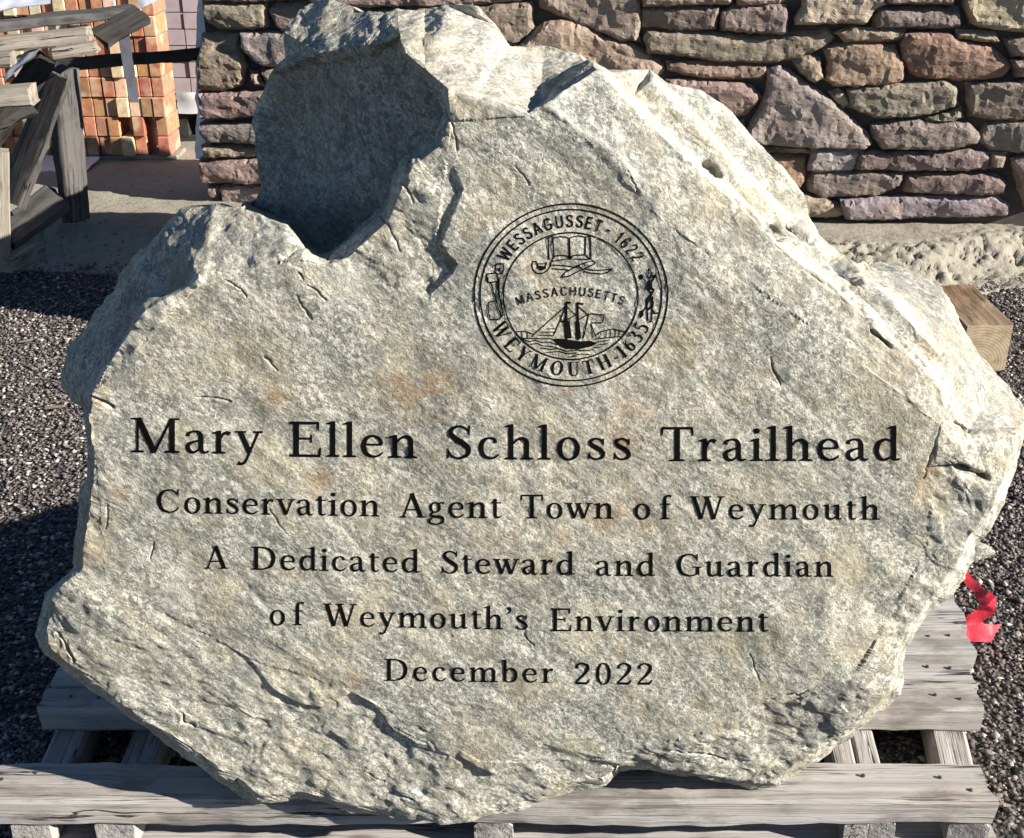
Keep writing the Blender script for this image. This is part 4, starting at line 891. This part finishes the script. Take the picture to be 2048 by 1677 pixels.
STONES = [
 (r4([(80,-40),(310,-40),(312,22),(92,34)]), MAUVE), (r4([(-18,60),(60,30),(330,36),(345,80),(340,180),(250,186),(-10,165)]), MAUVE),
 (r4([(445,-30),(885,-30),(892,30),(840,62),(770,132),(640,122),(410,130),(402,95),(450,42)]), BUFF), (r4([(910,-30),(1282,-30),(1272,30),(1200,22),(915,22)]), MAUVE),
 (r4([(838,92),(880,50),(1100,45),(1290,50),(1310,76),(1300,142),(1200,150),(840,152)]), GREY), (r4([(1345,-60),(1840,-60),(1860,150),(1677,172),(1560,165),(1440,145),(1382,120),(1350,40)]), BUFF),
 ([(1291,79),(1300,65),(1434,65),(1500,75),(1560,70),(1648,59),(1663,66),(1666,79),(1648,93),(1591,116),(1520,125),(1448,123),(1400,113),(1300,100)], OLIVE),
 (r4([(625,185),(740,150),(760,160),(1000,165),(1004,210),(900,230),(690,230)]), TAN), (r4([(1310,170),(1500,185),(1532,225),(1500,235),(1310,216)]), TAN),
 (r4([(1020,195),(1170,182),(1260,190),(1310,230),(1490,272),(1602,342),(1592,382),(1520,436),(1300,450),(1100,430),(1050,400),(1003,330),(998,250)]), RUSTC),
 (r4([(1575,225),(1800,205),(1810,310),(1620,318)]), MAUVE), (r4([(1610,342),(1800,330),(1800,440),(1630,432)]), MAUVE),
 (r4([(560,275),(640,252),(800,236),(940,262),(962,300),(996,335),(985,440),(900,470),(740,476),(620,470),(572,430),(590,350)]), ORNG),
 (r4([(388,345),(480,306),(530,330),(542,430),(500,456),(430,402)]), TAN), ([(1337,124),(1400,125),(1528,131),(1532,141),(1525,157),(1460,158),(1395,152),(1340,141)], ORNG),
 (r4([(250,386),(320,376),(380,395),(600,572),(800,742),(812,790),(760,826),(500,820),(150,800),(124,742),(200,622),(252,500)]), LILAC),
 ([(1337,160),(1394,160),(1494,170),(1520,195),(1494,226),(1469,234),(1448,232),(1400,196),(1350,178)], MAUVE),
 (r4([(588,522),(640,500),(692,540),(690,580),(660,606),(610,562)]), BUFF), (r4([(702,505),(900,468),(1220,460),(1282,490),(1300,582),(1150,632),(1000,655),(850,650),(705,592)]), OLIVE),
 (r4([(1360,470),(1800,452),(1800,672),(1500,665),(1380,640),(1365,560)]), MAUVE), (r4([(1140,662),(1310,602),(1326,660),(1250,680),(1150,680)]), OLIVE),
 (r4([(830,698),(1000,676),(1340,690),(1420,752),(1400,800),(1250,830),(900,830),(832,755)]), GREY), (r4([(1430,745),(1480,690),(1800,676),(1800,845),(1500,842),(1440,790)]), OLIVE),
 (r4([(-30,672),(100,676),(106,710),(80,725),(-20,720)]), OLIVE), (r4([(150,826),(490,836),(490,851),(180,856)]), TAN), (r4([(510,836),(745,841),(740,900),(700,950),(540,960),(480,940),(490,890)]), LILAC),
 (r4([(762,846),(1100,856),(1340,842),(1478,860),(1478,940),(1300,950),(745,946)]), MAUVE), (r4([(1490,858),(1575,862),(1560,930),(1492,938)]), BUFF), (r4([(200,870),(445,876),(445,1000),(420,1052),(340,1052)]), RUSTC),
 (r4([(468,1002),(510,966),(850,966),(985,972),(970,1040),(820,1086),(560,1100),(480,1062)]), GREY), (r4([(1008,1060),(1030,982),(1150,970),(1500,976),(1562,1022),(1550,1076),(1200,1080),(1030,1080)]), MAUVE),
 (r4([(1610,890),(1720,868),(1790,900),(1800,1120),(1690,1180),(1648,1040)]), MAUVE), (r4([(380,1075),(560,1112),(650,1150),(656,1200),(560,1216),(420,1210)]), BUFF),
 (r4([(660,1112),(1100,1096),(1500,1091),(1586,1150),(1580,1210),(1100,1212),(750,1216),(690,1206),(662,1150)]), LILAC),
 ([(600,-25),(1057,-25),(1057,1),(1000,10),(900,11),(720,12),(640,6)], MAUVE), ([(735,18),(850,15),(940,16),(945,30),(900,34),(760,34)], GREY),
 ([(957,17),(1060,6),(1062,52),(1072,55),(1045,75),(1030,88),(990,86)], TAN), ([(1080,-20),(1277,-20),(1274,65),(1277,80),(1234,77),(1200,62),(1150,43),(1114,30),(1085,17)], MAUVE),
 ([(1044,90),(1074,62),(1094,46),(1140,42),(1174,53),(1207,77),(1264,90),(1331,127),(1320,147),(1300,160),(1180,160),(1060,130)], ORNG),
 ([(1281,24),(1287,16),(1432,15),(1431,33),(1427,55),(1367,60),(1284,56)], MAUVE), ([(1285,-20),(1461,-20),(1461,8),(1394,8),(1290,12)], MAUVE),
 (r2([(15,-60),(520,-60),(540,5),(380,12),(30,14)]), MAUVE), (r2([(45,22),(390,27),(402,150),(330,166),(130,171),(50,120),(36,60)]), TAN), (r2([(428,60),(480,20),(640,12),(640,160),(500,180),(470,150)]), OLIVE),
 (r2([(24,210),(240,190),(230,260),(272,400),(240,500),(150,536),(5,526),(0,400)]), TAN), (r2([(266,190),(560,200),(560,300),(480,382),(400,390),(340,346),(262,290)]), GREY),
 (r2([(300,425),(350,430),(385,512),(330,500)]), MAUVE), (r2([(375,420),(560,410),(560,500),(420,500)]), OLIVE), (r2([(14,556),(560,545),(560,690),(345,688),(200,711),(22,700)]), MAUVE),
 (r2([(20,742),(330,736),(560,740),(560,850),(340,852),(70,850),(14,780)]), GREY), (r2([(34,872),(560,866),(560,932),(48,936)]), TAN), (r2([(12,956),(560,950),(560,1080),(300,1096),(34,1090)]), MAUVE),
 (r2([(130,1130),(180,1104),(560,1100),(560,1190),(330,1195),(240,1236),(150,1200)]), LILAC), (r2([(50,1112),(115,1120),(106,1192),(56,1172)]), MAUVE),
]
WALL = empty('stone_wall', (0, 4.9, 0.1), 'dry laid wall of rough mauve and tan fieldstones behind the boulder', 'wall')
def stone_mesh(poly, prot, seed, res=0.0125):
    P2 = [Vector(p) for p in poly]
    out = []
    n = len(P2)
    for k in range(n):
        a, b = P2[k], P2[(k + 1) % n]; m = max(1, int((b - a).length / res))
        for j in range(m):
            p = a.lerp(b, j / m); nn = Vector((-(b - a).y, (b - a).x)).normalized()
            out.append(p + nn * (0.0055 * mnoise.noise((p.x * 30 + seed, p.y * 30, 0)) + 0.003 * mnoise.noise((p.x * 90 + seed, p.y * 90, 0))))
    A = np.array([(p.x, p.y) for p in out]); x0, y0 = A.min(0); x1, y1 = A.max(0)
    G = [(x, y) for x in np.arange(x0 + res / 2, x1, res) for y in np.arange(y0 + res / 2, y1, res)]
    G = np.array(G) + np.array([[rng.uniform(-.3, .3) * res, rng.uniform(-.3, .3) * res] for _ in G]) if len(G) else np.zeros((0, 2))
    if len(G):
        ins = in_poly(G, [tuple(a) for a in A]); G = G[ins]
    if len(G):
        cl = [tuple(a) for a in A] + [tuple(A[0])]; G = G[seg_dist(G, cl) > res * 0.55]
    pts = [Vector(tuple(a)) for a in A] + [Vector(tuple(q)) for q in G]
    nb = len(A); E = [(k, (k + 1) % nb) for k in range(nb)]
    vo, _, fo, _, _, _ = delaunay_2d_cdt(pts, E, [], 1, 1e-5)
    V2 = np.array([(v.x, v.y) for v in vo]); cl = [tuple(a) for a in A] + [tuple(A[0])]
    d = seg_dist(V2, cl)
    P3 = np.stack([V2[:, 0] + seed * 1.7, V2[:, 1], np.zeros(len(V2)) + seed], 1)
    tilt = (rng.uniform(-.10, .10), rng.uniform(-.10, .14)); c0 = V2.mean(0)
    h = prot * (1 - np.exp(-d / 0.006)) + 0.0055 * fbm(P3, 9, 2, 5) * np.clip(d / 0.02, 0.3, 1) + 0.0028 * fbm(P3, 38, 2, 15) + (V2 - c0) @ np.array(tilt)
    q = fbm(P3 * np.array([0.7, 1.3, 1]), 9, 2, 77) * 2.2; h += 0.006 * (np.floor(q) + np.clip((q - np.floor(q)) * 5, 0, 1))
    V = [(a, b, c) for (a, b), c in zip(V2.tolist(), h.tolist())]; F = [tuple(f) for f in fo]
    cnt = {}
    for f in F:
        for k in range(len(f)): cnt[(f[k], f[(k + 1) % len(f)])] = 1
    bd = [(i, j) for (i, j) in cnt if (j, i) not in cnt]; back = {}
    for i, j in bd:
        for q_i in (i, j):
            if q_i not in back: back[q_i] = len(V); V.append((V[q_i][0], V[q_i][1], -0.07))
        F.append((j, i, back[i], back[j]))
    return V, F
def uvw(u, v, h): return WA + WU * u + WN * h + Vector((0, 0, v - WA.z))
def make_stone(poly, colr, seed, name='stone', prot=None, res=0.0125):
    prot = prot if prot is not None else rng.uniform(0.030, 0.058)
    V, F = stone_mesh(poly, prot, seed, res)
    u0 = sum(v[0] for v in V) / len(V); v0 = sum(v[1] for v in V) / len(V)
    o = mesh_obj(name, [(a - u0, -c, b - v0) for a, b, c in V], [tuple(reversed(f)) for f in F], M['wallstone'], WALL, smooth=False)
    # local X along the wall, local -Y outwards
    mw = Matrix((WU, -WN, Vector((0, 0, 1)))).transposed().to_4x4(); mw.translation = uvw(u0, v0, 0) - WALL.location
    o.matrix_local = mw
    k = rng.uniform(0.85, 1.15); o.color = (*[min(1, c * k * rng.uniform(.95, 1.05)) for c in colr], 1)
    return o
polys = []
for i, (s, colr) in enumerate(STONES):
    poly = [wall_uv(x, max(y, -60)) for x, y in s]
    a = sum(poly[k][0] * poly[(k + 1) % len(poly)][1] - poly[(k + 1) % len(poly)][0] * poly[k][1] for k in range(len(poly)))
    if a < 0: poly = poly[::-1]
    gx_ = sum(p[0] for p in poly) / len(poly); gy_ = sum(p[1] for p in poly) / len(poly)
    poly = [(p[0] + (0.011 if p[0] > gx_ else -0.011) * min(1, abs(p[0] - gx_) / .05), p[1] + (0.006 if p[1] > gy_ else -0.006) * min(1, abs(p[1] - gy_) / .02)) for p in poly]
    polys.append(poly)
    st = make_stone(poly, colr, i * 1.37 + 0.5)
    if i == 15: st['label'] = 'big smooth lilac triangular stone'
    if i == 9: st['label'] = 'rust brown pointed stone'
# the rest of the wall (behind the boulder and past the frame): coursed rubble, same make
boxes = [(min(p[0] for p in q), min(p[1] for p in q), max(p[0] for p in q), max(p[1] for p in q)) for q in polys]
v = 0.125; cols = [MAUVE, TAN, OLIVE, GREY, LILAC, RUSTC]; fill = []
while v < 0.97:
    hh = rng.uniform(0.075, 0.13); u = 0.0
    while u < 5.0:
        ww = rng.uniform(0.18, 0.48); b = (u + .008, v + .008, u + ww - .008, v + hh - .008)
        vis = any(b[0] < q[2] - .012 and b[2] > q[0] + .012 and b[1] < q[3] - .012 and b[3] > q[1] + .012 for q in boxes)
        if not vis:
            j = lambda: rng.uniform(-.012, .012)
            fill.append([(b[0] + j(), b[1] + j()), ((b[0] + b[2]) / 2, b[1] + j() * .7), (b[2] + j(), b[1] + j()), (b[2] + j(), b[3] + j()), ((b[0] + b[2]) / 2, b[3] + j() * .7), (b[0] + j(), b[3] + j())])
        u += ww
    v += hh
VV = []; FF = []
for i, q in enumerate(fill):
    V, F = stone_mesh(q, rng.uniform(.03, .055), 200 + i * 1.3, 0.03); b = len(VV)
    VV += [tuple(uvw(a, bb, c) - WALL.location) for a, bb, c in V]; FF += [tuple(b + x for x in f) for f in F]
o = mesh_obj('stonework', VV, FF, M['wallstone'], WALL, smooth=True); o.color = (*MAUVE, 1); o['kind'] = 'stuff'
# core behind the joints
def slab_box(name, u0, u1, v0, v1, h0, h1, mat, parent):
    V = [tuple(uvw(a, b, c) - parent.location) for c in (h0, h1) for b in (v0, v1) for a in (u0, u1)]
    F = [(0, 1, 3, 2), (4, 6, 7, 5), (0, 2, 6, 4), (1, 5, 7, 3), (2, 3, 7, 6), (0, 4, 5, 1)]
    return mesh_obj(name, V, F, mat, parent, smooth=False)
slab_box('core', 0.03, 5.0, 0.09, 1.03, -0.20, -0.012, M['mortar'], WALL)

# ================================================================== BACKGROUND LEFT
# loose bricks stacked on edge
BW, BH, BD = 0.0575, 0.092, 0.20
def brick_mesh():
    bm = bmesh.new(); bmesh.ops.create_cube(bm, size=1)
    bmesh.ops.scale(bm, vec=(BW - 0.004, BD, BH - 0.003), verts=bm.verts)
    bmesh.ops.bevel(bm, geom=bm.edges[:], offset=0.0025, segments=1, affect='EDGES')
    me = bpy.data.meshes.new('brick'); bm.to_mesh(me); bm.free(); me.materials.append(M['brick']); return me
BM = brick_mesh()
b0 = at_z(345, 322, 0.1)          # front foot of the stack at its right end
proto = bpy.data.objects.new('brick', BM); first = True
ORANGE_B, CREAM_B, RED_B = (.50,.235,.13), (.70,.54,.35), (.40,.165,.095)
rows = 9; colsn = 17
for r_ in range(rows):
    for c_ in range(colsn):
        if rng.random() < 0.035: continue
        o = proto if first else proto.copy(); first = False
        C.objects.link(o)
        blk = (c_ // 2 + (r_ // 2) * 3) % 3
        col = CREAM_B if (c_ % 4 == 3 or (blk == 1 and rng.random() < .45)) else (RED_B if rng.random() < .18 else ORANGE_B)
        o.color = (*[x * rng.uniform(.85, 1.12) for x in col], 1)
        o.location = (b0.x - (c_ + .5) * BW + rng.uniform(-.0015, .0015), b0.y + BD / 2 + 0.035 * (c_ % 4 == 3) * -0.3 + rng.uniform(-.012, .012), 0.125 + BH * (r_ + .5))
        o.rotation_euler.z = rng.uniform(-.02, .02)
        tag(o, 'orange and cream clay brick standing on edge in the stack left of the stone wall', 'brick', 'bricks stacked on edge left of the wall')
# low pale bearer the bricks stand on
o = place_board('wood_bearer', (b0.x - colsn * BW - .02, b0.y + .10, 0.1125), (b0.x + .02, b0.y + .10, 0.1125), 0.19, 0.021, M['palewood']); tag(o, 'pale board lying under the stacked bricks', 'board')
# wrapped pack behind, on a dark pallet
pk0 = at_z(322, 318, 0.1); pk0.y += 0.35
PK = empty('wrapped_brick_pack', (pk0.x + .45, pk0.y + .5, 0.1), 'mauve brick pack wrapped in plastic film at the left end of the stone wall', 'brick pack')
def rel_box(name, x0, x1, y0, y1, z0, z1, mat, parent, bev=0.006):
    bm = bmesh.new(); bmesh.ops.create_cube(bm, size=1)
    bmesh.ops.scale(bm, vec=(x1 - x0, y1 - y0, z1 - z0), verts=bm.verts)
    if bev: bmesh.ops.bevel(bm, geom=bm.edges[:], offset=bev, segments=2, affect='EDGES')
    return bm_obj(name, bm, mat, parent, loc=Vector(((x0 + x1) / 2, (y0 + y1) / 2, (z0 + z1) / 2)) - (parent.location if parent else Vector()))
def wavy_sheet(name, P, nu, nv, amp, mat, parent, seed=0, thick=0.002):
    """bent film between four corners P (a b c d)"""
    a, b, c, d = [Vector(p) for p in P]; V = []; nrm = (b - a).cross(d - a).normalized()
    for i in range(nu + 1):
        for j in range(nv + 1):
            u, v_ = i / nu, j / nv; p = a.lerp(b, u).lerp(d.lerp(c, u), v_)
            n = mnoise.noise((p.x * 9 + seed, p.y * 9, p.z * 9)) + .5 * mnoise.noise((p.x * 25 + seed, p.y * 25, p.z * 25))
            ed = 0.5 * amp * (mnoise.noise((u * 9 + seed, v_ * 9, 4)))
            V.append(p + nrm * amp * n + (b - a).normalized() * ed + (d - a).normalized() * ed * .8)
    N = len(V); V += [p - nrm * thick for p in V]; F = []
    for i in range(nu):
        for j in range(nv):
            q = i * (nv + 1) + j; f = (q, q + nv + 1, q + nv + 2, q + 1); F.append(f); F.append(tuple(N + x for x in reversed(f)))
    off = parent.location if parent else Vector()
    return mesh_obj(name, [tuple(p - off) for p in V], F, mat, parent)
def pack_mesh():
    V = []; F = []
    for r_ in range(9):
        for c_ in range(9):
            x0 = pk0.x + c_ * 0.098; z0 = 0.27 + r_ * 0.078; y = pk0.y + rng.uniform(-.008, .008)
            b = len(V)
            V += [(x0 + dx, y + dy, z0 + dz) for dy in (0, .9) for dz in (0, .073) for dx in (0, .093)]
            F += [tuple(b + k for k in f) for f in ((0, 1, 3, 2), (5, 4, 6, 7), (4, 0, 2, 6), (1, 5, 7, 3), (2, 3, 7, 6), (4, 5, 1, 0))]
    return V, F
V, F = pack_mesh(); o = mesh_obj('bricks', [tuple(Vector(p) - PK.location) for p in V], F, M['film'], PK, smooth=False)
wavy_sheet('plastic_wrap', [(pk0.x + .02, pk0.y - .025, .25), (pk0.x + .90, pk0.y - .025, .25), (pk0.x + .90, pk0.y - .025, .33), (pk0.x + .02, pk0.y - .025, .36)], 30, 5, .012, M['plastic'], PK, 3)
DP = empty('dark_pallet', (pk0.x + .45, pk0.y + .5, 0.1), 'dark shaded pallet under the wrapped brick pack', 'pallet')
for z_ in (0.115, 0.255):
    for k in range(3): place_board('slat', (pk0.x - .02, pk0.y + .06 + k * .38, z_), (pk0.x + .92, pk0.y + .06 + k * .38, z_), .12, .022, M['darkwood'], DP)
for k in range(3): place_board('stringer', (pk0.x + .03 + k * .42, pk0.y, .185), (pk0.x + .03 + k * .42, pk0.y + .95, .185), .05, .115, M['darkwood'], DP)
o = wavy_sheet('plastic_film', [at_y(392, 318, 5.35), at_y(413, 318, 5.32), at_y(420, -20, 5.32), at_y(394, -20, 5.35)], 4, 60, .018, M['plastic'], None, 8); tag(o, 'crumpled white plastic film hanging at the left end of the wall', 'plastic film')

# timber crate / broken rack, far left
CR = empty('timber_rack', at_z(60, 520, 0.0), 'broken grey timber rack with leaning posts and top boards at far left', 'rack')
def pb(name, p, q, Yp, Yq, W, H, mat, up=Vector((0, 0, 1)), parent=CR): return place_board(name, at_y(*p, Yp), at_y(*q, Yq), W, H, mat, parent, up, rough=0.006, nick=0.02)
fw = Vector((0.5, -0.86, 0))
pb('top_board', (-150, 66), (266, 22), 4.55, 4.72, .15, .034, M['greywood'])
pb('top_board', (-150, 103), (179, 69), 4.38, 4.46, .10, .050, M['palewood'])
pb('top_board', (112, 106), (192, 93), 4.33, 4.36, .09, .036, M['palewood'])
pb('top_board', (-120, 135), (26, 118), 4.20, 4.22, .09, .040, M['palewood'])
pb('top_board', (-140, 206), (66, 188), 4.10, 4.14, .10, .060, M['palewood'])
UPD = Vector((0.35, 0.94, 0)).normalized()
pb('post', (118, 140), (147, 440), 4.62, 4.62, .055, .09, M['greywood'], up=Vector((-.5, -.86, 0)))
pb('post', (140, 140), (163, 434), 4.70, 4.70, .05, .05, M['greywood'], up=Vector((-.6, -.8, 0)))
pb('brace', (118, 150), (22, 400), 4.50, 4.42, .13, .03, M['greywood'], up=Vector((-.55, -.83, 0.1)))
pb('brace', (92, 112), (-30, 290), 4.46, 4.38, .05, .09, M['darkwood'], up=Vector((-.55, -.83, 0.1)))
pb('rail', (117, 392), (8, 476), 4.50, 4.35, .14, .03, M['greywood'], up=Vector((-.55, -.83, 0.1)))
pb('rail', (110, 131), (420, 107), 5.30, 5.30, .04, .05, M['darkwood'])
pb('rail', (60, 205), (-60, 250), 4.45, 4.35, .10, .03, M['darkwood'], up=Vector((-.55, -.83, 0)))
pb('post', (3, 300), (6, 520), 4.30, 4.30, .05, .06, M['palewood'], up=Vector((.4, -.9, 0)))
pb('foot_block', (75, 492), (5, 530), 4.42, 4.28, .09, .07, M['palewood'])
pb('plank', (285, 30), (200, 78), 4.62, 4.50, .10, .02, M['darkwood'], up=Vector((-.5, -.8, .2)))
# pale debris under the rack (white plastic scraps)
o = wavy_sheet('plastic_sheet', [at_y(-60, 34, 4.56), at_y(100, 4, 4.60), at_y(110, -12, 4.9), at_y(-60, -12, 4.9)], 20, 10, .012, M['plastic'], None, 5); tag(o, 'crumpled white plastic sheet on top of the timber rack', 'plastic sheet')
o = wavy_sheet('plastic_sheet', [at_y(6, 162, 4.3), at_y(60, 118, 4.32), at_y(100, 86, 4.44), at_y(34, 112, 4.44)], 14, 8, .010, M['plastic'], None, 15); tag(o, 'torn white plastic strip caught between the boards of the rack', 'plastic sheet')
o = wavy_sheet('plastic_sheet', [at_y(278, 20, 5.55), at_y(330, -8, 5.55), at_y(330, -40, 5.6), at_y(270, -40, 5.6)], 10, 8, .012, M['plastic'], None, 25); tag(o, 'white plastic corner sheet hanging over the top of the brick stack', 'plastic sheet')
o = wavy_sheet('plastic_sheet', [at_z(50, 345, .104), at_z(170, 345, .104), at_z(200, 314, .13), at_z(50, 310, .13)], 20, 8, .008, M['plastic'], None, 35); tag(o, 'flattened dusty white plastic on the slab below the bricks', 'plastic sheet')
# hanging strap
P0, P1 = at_y(246, 60, 4.60), at_y(267, 206, 4.60)
o = wavy_sheet('hanging_strap', [P0 + Vector((-.022, 0, 0)), P0 + Vector((.022, 0, 0)), P1 + Vector((.017, .01, 0)), P1 + Vector((-.017, .01, 0))], 4, 24, .004, M['strap'], None, 2, .004); tag(o, 'grey strap hanging down in front of the stacked bricks', 'strap')

# ================================================================== SMALL THINGS RIGHT AND ON THE GROUND
# timber beam end
TB = empty('timber_beam', (1.47, 3.63, 0), 'square brown timber offcut with pale end grain on the gravel behind the boulder', 'timber')
bm = bmesh.new(); bmesh.ops.create_cube(bm, size=1); bmesh.ops.scale(bm, vec=(.145, .36, .155), verts=bm.verts)
bmesh.ops.subdivide_edges(bm, edges=bm.edges[:], cuts=5, use_grid_fill=True)
for v_ in bm.verts:
    v_.co.x += .004 * mnoise.noise(v_.co * 20); v_.co.z += .004 * mnoise.noise(v_.co * 18 + Vector((5, 0, 0)))
o = bm_obj('beam', bm, M['brownwood'], TB, loc=(0, 0, 0.078)); o.rotation_euler.z = R(90)
me = o.data
# board axis is local X: rebuild along X
for v_ in me.vertices: v_.co = (v_.co.y, -v_.co.x, v_.co.z)
bm = bmesh.new(); bmesh.ops.create_grid(bm, x_segments=8, y_segments=8, size=.5); bmesh.ops.scale(bm, vec=(.14, .15, 1), verts=bm.verts)
bmesh.ops.rotate(bm, matrix=Matrix.Rotation(R(90), 3, 'X'), verts=bm.verts)
g_ = bmesh.ops.extrude_face_region(bm, geom=bm.faces[:]); bmesh.ops.translate(bm, vec=(0, .004, 0), verts=[x for x in g_['geom'] if isinstance(x, bmesh.types.BMVert)])
bm_obj('end_grain', bm, M['endgrain'], TB, loc=(0, -.186, .078))

# red webbing strap, crumpled in a few sharp folds
def webbing():
    rows = [((1903,1124,.10),(1924,1130,.10)), ((1932,1168,.11),(1952,1162,.11)), ((1958,1204,.12),(1976,1184,.13)), ((1970,1217,.125),(1993,1192,.13)), ((1962,1212,.10),(1990,1226,.085)),
            ((1935,1232,.075),(1962,1246,.055)), ((1917,1248,.05),(1926,1256,.05)), ((1924,1278,.022),(1938,1242,.05)), ((1955,1285,.017),(1958,1246,.05)), ((1984,1284,.017),(1983,1250,.045)), ((1990,1268,.022),(2003,1249,.03))]
    V = []; F = []; K = 4; n = 0
    for (a0, b0), (a1, b1) in zip(rows[:-1], rows[1:]):
        for j in range(4):
            t = j / 4
            A = at_z(*a0).lerp(at_z(*a1), t); B = at_z(*b0).lerp(at_z(*b1), t)
            for k in range(K + 1):
                p = A.lerp(B, k / K); d = .004 * mnoise.noise(p * 45) + .0018 * mnoise.noise(p * 140)
                V.append(p + Vector((d * .6, -d * .5, d)))
            n += 1
    A, B = at_z(*rows[-1][0]), at_z(*rows[-1][1])
    for k in range(K + 1): V.append(A.lerp(B, k / K))
    n += 1; N = len(V); V += [v_ + Vector((.0005, .0015, -.0015)) for v_ in V]
    for i in range(n - 1):
        for k in range(K):
            q = i * (K + 1) + k; f = (q, q + 1, q + K + 2, q + K + 1); F.append(f); F.append(tuple(N + x for x in reversed(f)))
        for k in (0, K):
            q = i * (K + 1) + k; F.append((q, q + K + 1, N + q + K + 1, N + q))
    o = mesh_obj('webbing_strap', V, F, M['red'], None, smooth=True); o.data.set_sharp_from_angle(angle=R(40))
    tag(o, 'crumpled bright red webbing strap on the gravel by the pallet', 'strap')
webbing()

# chips of wood on the gravel
def chip(px, py, L, wd, ang, label):
    p = at_z(px, py, .014); d = Vector((math.cos(ang), math.sin(ang), 0)) * L / 2
    o = place_board('wood_chip', p - d, p + d + Vector((0, 0, .004)), wd, .006, M['palewood'], None, res=.01, nick=.008); tag(o, label, 'wood chip'); return o
chip(110, 815, .055, .014, .12, 'pale yellow wood chip on the sunny gravel left of the boulder')
chip(52, 683, .04, .008, .3, 'thin pale splinter on the gravel below the timber rack shadow')

# unseen second boulder, added to cast the shadow on the left
def rough_rock(name, c, s, seed, label):
    bm = bmesh.new(); bmesh.ops.create_icosphere(bm, subdivisions=5, radius=1)
    for v_ in bm.verts:
        p = v_.co.copy(); m_ = max(abs(p.x), abs(p.y), abs(p.z)); q = p.lerp(p / m_, .72)
        q *= 1 + .08 * mnoise.noise(p * 1.7 + Vector((seed, 0, 0))) + .03 * mnoise.noise(p * 5 + Vector((seed, 3, 0))) + .012 * mnoise.noise(p * 14)
        v_.co = Vector((q.x * s[0], q.y * s[1], max(q.z, -.98) * s[2]))
    o = bm_obj(name, bm, M['boulder'], None, smooth=True, loc=c); tag(o, label, 'boulder'); return o
rough_rock('shadow_boulder', (-.33, 3.95, .41), (.36, .42, .42), 4, 'unseen uncut boulder added behind the engraved one to cast the shadow at left')
